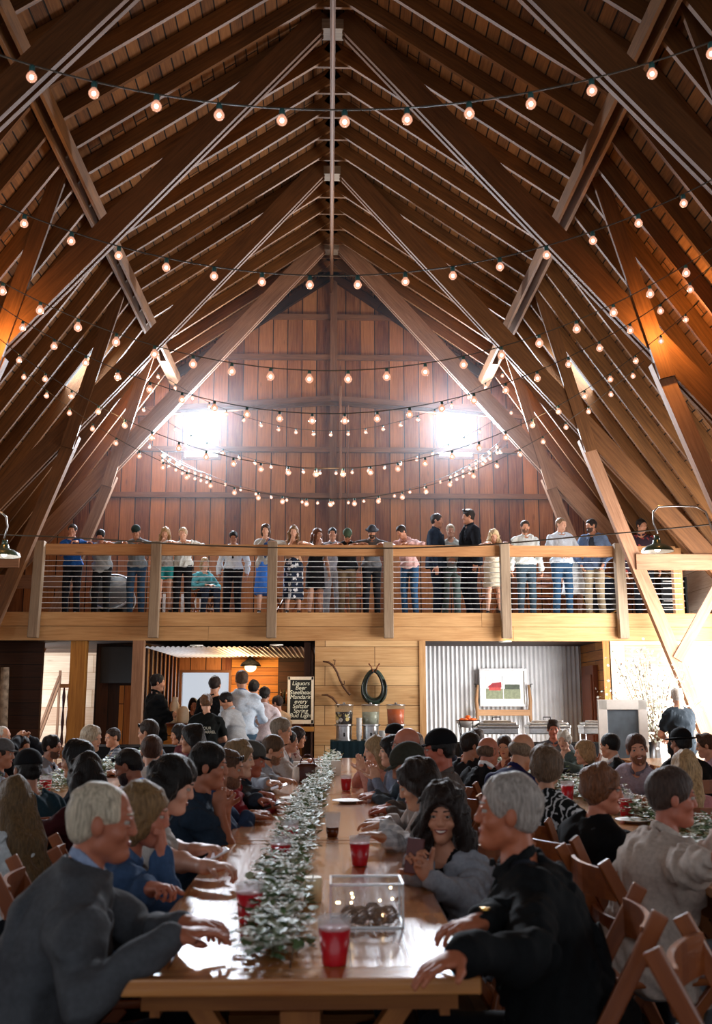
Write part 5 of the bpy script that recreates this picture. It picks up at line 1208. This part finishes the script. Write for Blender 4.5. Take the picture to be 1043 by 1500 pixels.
# green shaded barn lamps on goosenecks
def barn_lamp(px,py,label,neck):
    c=at(px,py,11.35); t=thing('barn_lamp',label,'lamp',tuple(c),group='green barn lamps')
    b=MB(); b.lathe([(.03,.115),(.045,.11),(.05,.07),(.10,.055),(.165,.015),(.185,-.02),(.187,-.026)],n=28); b.build('lamp_shade',M['greenen'],t,smooth=True)
    b=MB(); b.lathe([(.045,.06),(.098,.05),(.162,.010),(.183,-.024)],n=28); b.build('shade_lining',M['whiteen'],t,smooth=True)
    b=MB(); b.lathe([(.0,.17),(.03,.165),(.034,.11),(0,.11)],n=16); b.build('lamp_cap',M['greenen'],t,smooth=True)
    b=MB(); b.ball((0,0,.005),.035,12); b.build('bulb',emis('barn_bulb','#fff2dc',10),t,smooth=True)
    b=MB(); b.tube([np.array(at(x,y,11.35+dy))-c for x,y,dy in neck],.011,8); b.build('gooseneck',M['steel'],t,smooth=True)
    l=bpy.data.lights.new('barn_lamp_light','SPOT'); l.energy=25; l.spot_size=2.3; l.color=(1,.86,.66); l.shadow_soft_size=.05; o=bpy.data.objects.new('barn_lamp_light',l); COL.objects.link(o); o.location=c-np.array([0,0,.03])
barn_lamp(963,805,'green shaded barn lamp on a curved arm at the right, in front of the balcony',[(963,782,0),(957,765,0),(957,750,0),(964,742,0),(990,741,.05),(1020,742,.1),(1034,750,.12),(1041,770,.15),(1047,790,.18)])
barn_lamp(6,812,'green shaded barn lamp cut by the left edge of the picture',[(6,789,0),(11,772,0),(9,757,0),(1,750,0),(-20,748,.1),(-40,770,.15)])
b=MB(); b.tube([at(x,y,11.62) for x,y in ((-60,781),(0,783),(75,786),(150,790),(225,795),(300,799),(390,802),(480,803),(590,803),(700,799),(775,793),(850,786),(930,779),(1043,768),(1100,762))],.009,6); tag(b.build('power_cable',M['cord'],smooth=True),'dark power cable sagging across the hall in front of the balcony rail','cable')
# recessed lamps and the bar wall lamp
for x,y,l in ((20,945,'left of the amber post'),(155,945,'above the dark panel'),(288,946,'left of the two over the bar'),(405,945,'right of the two over the bar'),(740,940,'over the corrugated wall')):
    p=onz(x,y,UZ-.012); 
    if 2.9>0 and l.endswith('bar'): p=onz(x,y,2.245)
    t=thing('ceiling_lamp','small round recessed ceiling lamp under the balcony '+l,'lamp',tuple(p),group='recessed lamps under the balcony')
    b=MB(); b.lathe([(.06,0.01),(.10,.01),(.10,-.004),(.08,-.006),(.075,0)],n=24); b.build('rim',M['white'],t,smooth=True)
    b=MB(); b.lathe([(0,.002),(.075,.002)],n=24); b.build('lens',emis('lamp_lens','#ffe8c8',6),t)
    l_=bpy.data.lights.new('recessed_light','SPOT'); l_.energy=18 if l.endswith('bar') else 38; l_.spot_size=2.4; l_.spot_blend=.6; l_.color=(1,.74,.44); l_.shadow_soft_size=.07; o=bpy.data.objects.new('recessed_light',l_); COL.objects.link(o); o.location=p-np.array([0,0,.03])
c=at(367,976,19.1); t=thing('wall_lamp','black shaded lamp glowing on the amber back wall of the bar','lamp',tuple(c))
b=MB(); b.lathe([(.04,.2),(.05,.14),(.17,.06),(.20,0),(.19,-.0)],n=24); b.build('lamp_shade',M['black'],t,smooth=True)
b=MB(); b.ball((0,0,-.02),.11,16,sq=(1,1,.8)); b.build('glass_globe',emis('globe_glow','#ffdca0',5),t,smooth=True)
b=MB(); b.tube([(0,0,.18),(0,.1,.28),(0,.45,.3)],.015,8); b.build('bracket',M['black'],t,smooth=True)
l_=bpy.data.lights.new('bar_lamp_light','POINT'); l_.energy=55; l_.color=(1,.62,.28); l_.shadow_soft_size=.12; o=bpy.data.objects.new('bar_lamp_light',l_); COL.objects.link(o); o.location=c+np.array([0,-.25,-.16])
# ================================================================ AGAINST THE WALLS
def text(body,loc,size,mat,parent,name='lettering',rot=(PI/2,0,0),align='CENTER',ls=1.0,shear=0):
    c=bpy.data.curves.new(name,'FONT'); c.body=body; c.size=size; c.extrude=.0006; c.align_x=align; c.space_line=ls; c.shear=shear; c.materials.append(mat)
    q=bpy.data.objects.new(name,c); COL.objects.link(q); bpy.context.view_layer.update(); me=bpy.data.meshes.new_from_object(q.evaluated_get(bpy.context.evaluated_depsgraph_get())); bpy.data.objects.remove(q)
    o=bpy.data.objects.new(name,me); COL.objects.link(o); o.location=loc; o.rotation_euler=rot; o.parent=parent; return o
M['chalkwhite']=plain('chalk_white','#e8ead8',.8,var=.1)
c=at(440,1060,15.45); t=thing('menu_board','black chalk menu board in a cream frame at the right of the bar','menu board',tuple(c))
w,h=.195,.70
b=MB(); b.box(-w+.03,w-.03,.0,.012,.05,h-.04); b.build('board',M['chalk'],t)
M['cream']=plain('cream_paint','#e0d2bc',.5,var=.06)
b=MB(); b.box(-w,-w+.035,-.012,.02,0,h); b.box(w-.035,w,-.012,.02,0,h); b.box(-w,w,-.012,.02,h-.045,h); b.box(-w,w,-.012,.02,0,.055); b.build('frame',M['cream'],t,bevel=.003)
text('Liquors\nBeer\nSteelhead\nMandarin\nevery\nSeltzer\nSpring\nBud Light',(0,-.003,h-.125),.088,M['chalkwhite'],t,ls=.78,shear=.2)
b=MB(); b.box(-.80,-.24,15.4,15.68,.98,1.045,along=0); tag(b.build('wall_shelf',M['amberpost']),'amber wooden ledge carrying the menu board','shelf')
# horse collar, scythe handle, sickle
c=at(548,1005,15.6); t=thing('horse_collar','green and black leather horse collar hanging on the pine wall','horse collar',tuple(c))
M['collar']=plain('collar_leather','#26382e',.4,var=.3); M['rim']=plain('collar_rim','#141816',.35)
def oval(rx,rz,n=28,zo=0): return [(rx*math.sin(a)*(1-.22*math.cos(a)),0,rz*math.cos(a)+zo) for a in np.linspace(0,2*PI,n)]
b=MB(); b.tube(oval(.155,.235),[.045+.012*math.cos(a+PI) for a in np.linspace(0,2*PI,28)],12); b.build('padded_collar',M['collar'],t,smooth=True)
b=MB(); b.tube([(x,y-.04,z) for x,y,z in oval(.13,.215)],.016,8); b.build('inner_rim',M['rim'],t,smooth=True)
for s in (-1,1):
    b=MB(); b.tube([(s*.02,-.05,.22),(s*.05,-.06,.30),(s*.075,-.06,.33)],.009,8); b.ball((s*.078,-.06,.335),.014,8); b.build('hame',M['reddoor'],t,smooth=True)
    b=MB(); b.tube([(s*.155,-.05,.10),(s*.19,-.05,.0),(s*.175,-.05,-.12),(s*.10,-.05,-.24)],.012,8); b.build('hame_rail',M['rim'],t,smooth=True)
M['oldwood']=plain('old_handle_wood','#5a3a24',.6,var=.3)
t=thing('scythe_handle','long curved wooden scythe handle hung on the pine wall','scythe handle',tuple(at(495,990,15.62)))
c0=at(495,990,15.62); b=MB(); b.tube([at(x,y,15.62)-c0 for x,y in ((473,969),(481,970),(488,975),(494,985),(498,996),(503,1006),(509,1014),(513,1018))],[.012,.018,.018,.017,.017,.016,.016,.02],8); b.build('shaft',M['oldwood'],t,smooth=True)
b=MB(); b.tube([at(x,y,15.6)-c0 for x,y in ((490,974),(491,967),(488,967))],.009,6); b.tube([at(x,y,15.6)-c0 for x,y in ((500,1004),(505,1002),(504,997))],.009,6); b.build('grip',M['oldwood'],t,smooth=True)
b=MB(); b.tube([at(x,y,15.62) for x,y in ((471,1018),(479,1018),(487,1022),(493,1029),(496,1036))],[.008,.016,.018,.016,.014],8); tag(b.build('sickle_handle',M['oldwood'],smooth=True),'short curved wooden handle below the long scythe handle','handle')
# framed picture and yoke on the corrugated wall
c=at(737,1007,16.98); t=thing('framed_picture','white framed picture of a red barn in two panels on the corrugated wall','picture',tuple(c)); w,h=.37,.285
b=MB(); b.box(-w,w,0,.02,-h,h); b.build('mat_board',M['white'],t)
b=MB(); 
for q in ((-w-.03,-w+.012,-h-.03,h+.03),(w-.012,w+.03,-h-.03,h+.03),(-w,w,h-.012,h+.03),(-w,w,-h-.03,-h+.012)): b.box(q[0],q[1],-.025,.02,q[2],q[3])
b.build('frame',plain('silver_white_frame','#d8dadc',.35,.2),t,bevel=.003)
for nm_,col,q in (('sky_area','#dfe4e6',(-.29,.29,-.02,.19)),('grass_area','#8a9478',(-.29,.29,-.19,-.02)),('red_roof','#a03038',(-.27,-.03,.0,.09)),('barn_wall','#c8504c',(-.24,-.04,-.05,.02)),('tree_line','#4c5648',(.03,.28,-.03,.05)),('divider','#f0f0ee',(-.008,.008,-.2,.2))):
    b=MB(); dz={'sky_area':.004,'grass_area':.005,'tree_line':.007,'barn_wall':.008,'red_roof':.009,'divider':.011}[nm_]
    if nm_=='red_roof': b.face([(q[0],-dz,q[2]),(q[1],-dz,q[2]),(q[1],-dz,q[3]),(q[0]+.09,-dz,q[3]*.8)])
    else: b.box(q[0],q[1],-dz,0,q[2],q[3])
    b.build(nm_,plain('print_'+nm_,col,.6,scale=25,var=.2),t)
c=at(738,1044,16.9); t=thing('wooden_yoke','old wooden harness frame with a crossbar below the framed picture','wooden frame',tuple(c))
M['yoke']=wood('yoke_wood','#8a6444','#c8a078')
b=MB(); b.box(-.44,.44,-.03,.03,-.05,.05,along=0); b.build('crossbar',M['yoke'],t,bevel=.01)
for s in (-1,1):
    b=MB(); b.tube([(s*.43,0,.46),(s*.455,0,.2),(s*.44,0,0),(s*.46,0,-.22)],[.022,.03,.035,.02],8); b.build('upright',M['yoke'],t,smooth=True)
    b=MB(); b.tube([(s*.46,-.02,.42),(s*.46,-.05,.47),(s*.49,-.03,.47)],.008,6); b.tube([(s*.46,-.0,-.22),(s*.48,-.02,-.30)],.012,6); b.build('iron_hook',M['black'],t,smooth=True)
# white framed board
c=at(915,1108,12.6); c[2]=.35; t=thing('framed_chalkboard','grey chalkboard in a wide white frame before the pale plank wall','chalkboard',tuple(c),math.radians(4)); 
b=MB(); b.box(-.21,.21,.0,.015,.30,.98); b.build('board',M['chalkgrey'],t)
b=MB(); 
for q in ((-.31,-.20,.2,1.09),(.20,.31,.2,1.09),(-.31,.31,.97,1.09),(-.31,.31,.2,.31)): b.box(q[0],q[1],-.015,.03,q[2],q[3])
b.build('frame',M['white'],t,bevel=.004)
for s in(-1,1):
    b=MB(); b.beam((s*.25,.05,-.35),(s*.2,.03,.9),.03,.03); b.build('easel_leg',M['yoke'],t)
b=MB(); b.beam((0,.45,-.35),(0,.05,1.0),.03,.03); b.build('easel_leg',M['yoke'],t)
# blossoming branches in a vase
r=np.random.default_rng(11); c=at(962,1060,13.4); c[2]=.0; t=thing('flower_arrangement','tall vase of white blossoming branches by the leaning timber at right','flowers',tuple(c))
b=MB(); b.lathe([(0,0),(.16,0),(.19,.3),(.14,.7),(.11,.85),(.13,.9)],n=24); b.build('vase',M['steel'],t,smooth=True)
br=MB(); lf=MB(); bl_=MB()
for k in range(26):
    a=r.uniform(0,2*PI); sp=r.uniform(.15,.62); top=np.array([math.cos(a)*sp,math.sin(a)*sp,r.uniform(1.25,2.05)]); pts=[np.array([0,0,.8]),np.array([top[0]*.35,top[1]*.35,1.15]),top]; br.tube(pts,[.008,.006,.003],5)
    for j in range(110):
        f=r.uniform(.25,1.05); p=pts[0]*(1-f)**2+2*f*(1-f)*pts[1]+f*f*pts[2]+r.normal(size=3)*.07
        if r.random()<.62:
            R_=r.uniform(.012,.022); n_=r.normal(size=3); n_/=np.linalg.norm(n_); u1=np.cross(n_,[.3,.2,.9]); u1/=np.linalg.norm(u1); u2=np.cross(n_,u1)
            for q in range(5):
                aa=q*2*PI/5; e=u1*math.cos(aa)+u2*math.sin(aa); s_=-u1*math.sin(aa)+u2*math.cos(aa); bl_.face([p,p+e*R_*.6+s_*R_*.5,p+e*R_*1.2,p+e*R_*.6-s_*R_*.5])
        else:
            d=r.normal(size=3); d/=np.linalg.norm(d); s_=np.cross(d,[0,0,1]); L=r.uniform(.03,.06); lf.face([p,p+d*L*.5+s_*L*.25,p+d*L,p+d*L*.5-s_*L*.25])
br.build('branches',M['oldwood'],t,smooth=True); o=lf.build('leaves',M['leafpale'],t); o['kind']='stuff'; o=bl_.build('blossoms',M['petal'],t); o['kind']='stuff'
# drinks table
M['tealcloth']=clothm('#1c3038'); M['blackcloth']=clothm('#141518')
def clothtable(x0,x1,y0,y1,z,mat,label):
    b=MB(); t=thing('buffet_table',label,'table',((x0+x1)/2,(y0+y1)/2,0)); a,c=(x1-x0)/2,(y1-y0)/2
    b.box(-a,a,-c,c,z-.02,z); b.build('table_top',M['tableleg'],t)
    b=MB(); n=160; ring=[]
    per=[]; 
    for k in range(n):
        u=k/n*4; s_=int(u); f=u-s_
        p=[(-a+2*a*f,-c),(a,-c+2*c*f),(a-2*a*f,c),(-a,c-2*c*f)][s_]; w_=.012*math.sin(k*1.9); l=math.hypot(*p); per.append((p[0]*1.01,p[1]*1.01,p[0]*(1.02+w_/a*.6)+0,p[1]*(1.04+w_)))
    for k in range(n):
        p,q=per[k],per[(k+1)%n]; b.face([(p[0],p[1],z+.004),(q[0],q[1],z+.004),(q[2],q[3],.02),(p[2],p[3],.02)])
    b.face([(p[0],p[1],z+.004) for p in per]); b.build('tablecloth',mat,t,smooth=True); return t
clothtable(.02,1.15,14.3,15.0,.87,M['tealcloth'],'drinks table under a dark teal cloth below the horse collar')
M['clear']=glassy('dispenser_glass',(.97,.98,.98),.88,.03); M['orange']=plain('orange_drink','#e86a20',.3,var=.1,coat=.4); M['lemon']=plain('pale_lemonade','#c8cdb4',.3,coat=.4); M['darkdrink']=plain('dark_iced_drink','#2a1c14',.3); M['fruit']=plain('lemon_slice','#e8d48a',.5)
for i,(x,nm_,mt) in enumerate(((504,'dark iced drink with lemon slices','darkdrink'),(543,'pale lemonade','lemon'),(580,'bright orange drink','orange'))):
    c=onz(x,1082,.875); c=at(x,1082,14.6); c[2]=.876; t=thing('drink_dispenser','glass drink dispenser holding '+nm_,'drink dispenser',tuple(c),group=None)
    b=MB(); b.lathe([(0,0),(.13,0),(.13,.02),(.115,.025),(.115,.20),(.14,.21),(.14,.225),(0,.225)],n=28); b.build('base',M['steel'],t,smooth=False)
    b=MB(); b.lathe([(0,.23),(.115,.23),(.125,.40 if i<2 else .44),(0,.40 if i<2 else .44)],n=28); b.build('drink',M[mt],t,smooth=True)
    b=MB(); b.lathe([(.12,.225),(.135,.50),(.13,.505),(.12,.24)],n=28); b.build('glass_jar',M['clear'],t,smooth=True)
    b=MB(); b.lathe([(0,.535),(.02,.53),(.02,.51),(.137,.508),(.137,.495)],n=28); b.build('lid',M['steel'],t,smooth=True)
    b=MB(); b.tube([(0,-.11,.10),(0,-.17,.10),(0,-.17,.06)],.012,8); b.build('tap',M['black'],t,smooth=True)
    if i==0:
        for k in range(9):
            a=random.uniform(PI,2*PI); b=MB(); b.lathe([(0,0),(.028,0),(.028,.004),(0,.004)],(.118*math.cos(a),.118*math.sin(a),random.uniform(.27,.4)),12,ax=(math.cos(a),math.sin(a),0)); b.build('fruit_slice',M['fruit'] if k%3 else M['white'],t)
c=at(526,1082,14.5); c[2]=.876; t=thing('cup_stack','tall stack of white paper cups between two drink dispensers','cups',tuple(c))
for k in range(6):
    b=MB(); b.lathe([(.028,0),(.042,.09),(.044,.092),(.041,.092)],(0,0,k*.045),18); b.build('paper_cup',M['white'],t,smooth=True)
for i,(x,l) in enumerate(((560,'left'),(596,'right'))):
    c=at(x,1082,14.45); c[2]=.876; b=MB(); b.lathe([(0,0),(.035,0),(.05,.14),(.052,.142)],n=18); tag(b.build('paper_cup',M['white'],smooth=True,loc=tuple(c)),'white paper cup %s of the orange drink dispenser'%('left' if i==0 else 'right'),'cup')
# buffet with chafing dishes
clothtable(1.75,4.15,13.6,14.3,.86,M['blackcloth'],'long buffet table in black in front of the corrugated wall')
clothtable(-3.3,-1.75,12.9,13.6,.86,M['blackcloth'],'black covered buffet table in front of the bar at left')
def chafing(label,c):
    t=thing('chafing_dish',label,'serving dish',c,group='steel serving dishes')
    b=MB(); b.box(-.28,.28,-.17,.17,.12,.20); b.build('pan',M['steel'],t,bevel=.01)
    b=MB(); b.box(-.29,.29,-.18,.18,.20,.24); b.box(-.26,.26,-.15,.15,.24,.275); b.box(-.2,.2,-.1,.1,.275,.30); b.build('lid',M['steel'],t,bevel=.015)
    b=MB(); b.tube([(-.05,0,.31),(-.05,0,.345),(.05,0,.345),(.05,0,.31)],.008,6); b.build('handle',M['black'],t)
    for sx in(-1,1):
        b=MB(); b.tube([(sx*.26,-.16,.0),(sx*.26,-.16,.14),(sx*.26,.16,.14),(sx*.26,.16,0)],.008,6); b.build('stand',M['steel'],t)
    return t
chafing('steel serving dish nearest the middle on the black buffet',(2.3,13.95,.866)); chafing('steel serving dish in the middle of the black buffet',(3.0,13.95,.866)); chafing('steel serving dish at the right end of the black buffet',(3.75,13.95,.866))
c=at(682,1082,13.2); c[2]=.0; c=np.array([1.9,13.9,.866]); t=thing('fruit_stand','wire stand with a bowl of oranges before the corrugated wall','fruit stand',tuple(c))
b=MB(); b.tube([(.16*math.cos(a),.16*math.sin(a),.30) for a in np.linspace(0,2*PI,24)],.006,6)
for k in range(5): a=k*2*PI/5; b.tube([(.16*math.cos(a),.16*math.sin(a),.30),(.1*math.cos(a),.1*math.sin(a),.0)],.006,6)
b.build('wire_stand',M['black'],t,smooth=True)
b=MB(); b.lathe([(0,.2),(.09,.21),(.15,.27),(.16,.30),(.15,.30),(.09,.22),(0,.21)],n=24); b.build('bowl',M['white'],t,smooth=True)
for k in range(7):
    a=k*2*PI/6; rr_=.085 if k<6 else 0; b=MB(); b.ball((rr_*math.cos(a),rr_*math.sin(a),.29 if k<6 else .33),.045,14); tag(b.build('orange',M['orange'],smooth=True,loc=tuple(c)),'orange piled in the bowl on the wire stand','orange','oranges in the bowl')
# bar counter, taps and bottles
b=MB(); t=thing('bar_counter','amber wooden bar counter under the balcony','bar counter',(-1.6,17.0,0))
b.box(-1.28,1.14,-.05,.0,0,1.02,along=0); b.build('front_panel',M['amber'],t); b=MB(); b.box(-1.28,1.16,-.12,.5,1.02,1.07); b.build('counter_top',M['reddoor'],t)
t=thing('drink_urn','tall cream ceramic urn on the bar beside the man in the black suit','urn',tuple([at(252,1060,16.7)[0],16.9,1.075]))
b=MB(); b.lathe([(0,0),(.08,0),(.09,.05),(.08,.30),(.05,.36),(.055,.42),(0,.43)],n=20); b.build('urn_body',M['cream'],t,smooth=True)
b=MB(); b.tube([(0,-.08,.08),(0,-.13,.08)],.012,6); b.build('tap',M['steel'],t)
t=thing('drink_urn','second cream ceramic urn right of the first one on the bar','urn',tuple([at(266,1060,16.7)[0],16.85,1.075]))
b=MB(); b.lathe([(0,0),(.09,0),(.10,.05),(.09,.22),(.05,.27),(0,.28)],n=20); b.build('urn_body',M['cream'],t,smooth=True)
b=MB(); b.box(-.95,-.42,19.1,19.45,1.35,1.39); tag(b.build('bottle_shelf',M['darkwood']),'dark shelf with bottles on the right of the bar','shelf')
for k in range(9):
    cc=['#3a2412','#1c3018','#5a3414','#202428'][k%4]; x=-.92+k*.057; b=MB(); b.lathe([(0,0),(.028,0),(.028,.15),(.012,.20),(.012,.27),(0,.27)],n=12)
    tag(b.build('bottle',plain('bottle_glass_%d'%k,cc,.1,coat=.6),smooth=True,loc=(x,19.25+.05*(k%2),1.39)),'dark glass bottle in the row on the bar shelf','bottle','bottles on the bar shelf')
text('OUR\nR. BARREL',(0,-.20,1.24),.05,M['chalkwhite'],I_SV['root'])
# ================================================================ ON THE BALCONY
def drum(label,px,py,Y,r_,tilt,rim,yaw=0):
    c=at(px,py,Y); c[2]=FZ; t=thing('bass_drum',label,'drum',tuple(c),yaw); zc=r_*math.cos(tilt)+.12*abs(math.sin(tilt))+.005; ax=(0,-math.cos(tilt),math.sin(tilt))
    b=MB(); b.lathe([(r_*.97,-.17),(r_*.97,.17)],(0,0,zc),40,ax=ax); b.build('shell',M['phoneb'],t,smooth=True)
    b=MB(); b.lathe([(0,.165),(r_*.96,.165)],(0,0,zc),40,ax=ax); b.build('drum_head',plain('drum_head','#1a1b1e',.15,coat=.5),t)
    for z in (-.17,.155):
        b=MB(); b.lathe([(r_*.95,z),(r_*1.0,z),(r_*1.0,z+.03),(r_*.95,z+.03)],(0,0,zc),40,ax=ax); b.build('hoop',rim,t,smooth=True)
drum('large black drum with a steel hoop behind the left balcony cables',166,868,16.9,.36,.5,M['steel'])
drum('black drum with a wooden hoop behind the right end of the balcony cables',886,868,17.0,.36,.25,M['amberpost'],-.4)
c=at(985,892,16.6); c[2]=FZ; t=thing('bottle_rack','black rack holding rows of white knobbed rods at the right end of the balcony','rack',tuple(c))
b=MB(); b.box(-.22,-.19,-.15,.15,0,.7); b.box(.19,.22,-.15,.15,0,.7); b.box(-.22,.22,.1,.14,0,.7); b.build('frame',M['black'],t)
for k in range(6):
    b=MB(); b.tube([(-.19,-.1,.08+k*.11),(.19,-.1,.08+k*.11)],.012,8); b.ball((.12,-.12,.08+k*.11),.026,8); b.ball((.0,-.12,.08+k*.11),.02,8); b.build('rod',M['white'],t,smooth=True)
# speaker-like dark seat behind the blue shirt and a row of upright pipes
for k in range(9):
    c=at(222+k*9,890,18.6); b=MB(); b.tube([(0,0,0),(0,0,.62)],.03,8); tag(b.build('upright_pipe',M['galv'],smooth=True,loc=(c[0],18.6,FZ)),'grey upright pipe in the row behind the balcony crowd','pipe','upright pipes behind the crowd')
# ================================================================ LIGHT
def area(name,loc,size,power,color,aim,vis=True):
    l=bpy.data.lights.new(name,'AREA'); l.shape='RECTANGLE'; l.size,l.size_y=size; l.energy=power; l.color=color
    o=bpy.data.objects.new(name,l); COL.objects.link(o); o.location=loc; d=Vector(aim); o.rotation_euler=d.to_track_quat('-Z','Y').to_euler()
    return o
DAY=(.86,.93,1.0)
area('gable_window_light',(-2.605,YG+.16,6.8),(.67,1.06),2300,DAY,(0,-1,0)); area('gable_window_light',(2.53,YG+.16,6.85),(.66,1.06),2300,DAY,(0,-1,0))
area('bar_window_light',(-2.4,YG+.16,1.49),(.9,.98),12,DAY,(0,-1,0))
area('doorway_light',(W+.15,13.2,1.7),(4.0,3.3),900,(1,.95,.92),(-.75,.75,.10))
area('unseen_window_light',(-W-.15,18,1.55),(2,1.3),160,DAY,(1,0,0))  # unseen source added to brighten the left passage
area('unseen_window_light',(W+.15,4,1.75),(2,1.7),50,DAY,(-1,0,0))
area('unseen_window_light',(-W-.15,9,1.75),(2,1.7),110,DAY,(1,0,0)); area('unseen_window_light',(-W-.15,3.5,1.75),(2,1.7),30,DAY,(1,0,0))
for s in (-1,1):
    t0=.28; x=BX+(W-BX)*t0+.12; z=BZ-(BZ-EZ)*t0+.12; area('roof_window_light',(s*x,(SKY[0]+SKY[1])/2,z),(.8,.8),75,DAY,(-s*.8,0,-.55))
area('front_fill_light',(0,-4.9,2.6),(11,4.6),18,(.95,.95,1.0),(0,1,.05))  # soft fill added behind the camera, no doors built there
for Y,z in ((6.5,3.9),(10.8,3.9),):
    for x in (-2.4,0,2.4):
        l=bpy.data.lights.new('string_glow','POINT'); l.energy=11; l.color=(1,.66,.36); l.shadow_soft_size=.12; o=bpy.data.objects.new('string_glow',l); COL.objects.link(o); o.location=(x,Y,z+.11*x*x+.02)
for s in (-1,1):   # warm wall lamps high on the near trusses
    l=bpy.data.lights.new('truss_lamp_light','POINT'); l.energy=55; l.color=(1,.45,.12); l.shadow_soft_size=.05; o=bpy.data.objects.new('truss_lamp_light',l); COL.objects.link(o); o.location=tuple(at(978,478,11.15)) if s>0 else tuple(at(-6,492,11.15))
w=bpy.data.worlds.new('sky'); SC.world=w; w.use_nodes=True; bg=w.node_tree.nodes['Background']; bg.inputs[0].default_value=(.86,.92,1,1); bg.inputs[1].default_value=.8
SC.view_settings.view_transform='Standard'; SC.view_settings.look='None'; SC.view_settings.gamma=1; SC.view_settings.exposure=0.06; SC.view_settings.use_curve_mapping=False
cy=SC.cycles; cy.max_bounces=7; cy.diffuse_bounces=4; cy.glossy_bounces=3; cy.transmission_bounces=4; cy.transparent_max_bounces=10; cy.caustics_reflective=False; cy.caustics_refractive=False; cy.use_denoising=True; cy.sample_clamp_indirect=4.0; cy.sample_clamp_direct=0

# hazy air in the gable end, lit by the windows
b=MB(); pf=[(-4.5,3.4),(4.5,3.4),(4.5,5.9),(3.0,7.55),(0,9.5),(-3.0,7.55),(-4.5,5.9)]; ya,yb=16.25,YG-.25
b.face([(x,ya,z) for x,z in pf]); b.face([(x,yb,z) for x,z in pf[::-1]])
for (p,q) in zip(pf,pf[1:]+pf[:1]): b.face([(p[0],ya,p[1]),(p[0],yb,p[1]),(q[0],yb,q[1]),(q[0],ya,q[1])])
bm_=None; hz=b.build('haze',[]); wv=hz.modifiers.new('weld','WELD')
hm=bpy.data.materials.new('haze_air'); hm.use_nodes=True; nt=hm.node_tree; nt.nodes.clear(); vs=nt.nodes.new('ShaderNodeVolumeScatter'); vs.inputs['Density'].default_value=.006; vs.inputs['Anisotropy'].default_value=.5; vs.inputs['Color'].default_value=(.82,.91,1,1); mo=nt.nodes.new('ShaderNodeOutputMaterial'); nt.links.new(vs.outputs[0],mo.inputs['Volume'])
hz.data.materials.clear(); hz.data.materials.append(hm); tag(hz,'thin bright haze in the air between the gable windows','haze',kind='stuff'); SC.cycles.volume_bounces=0
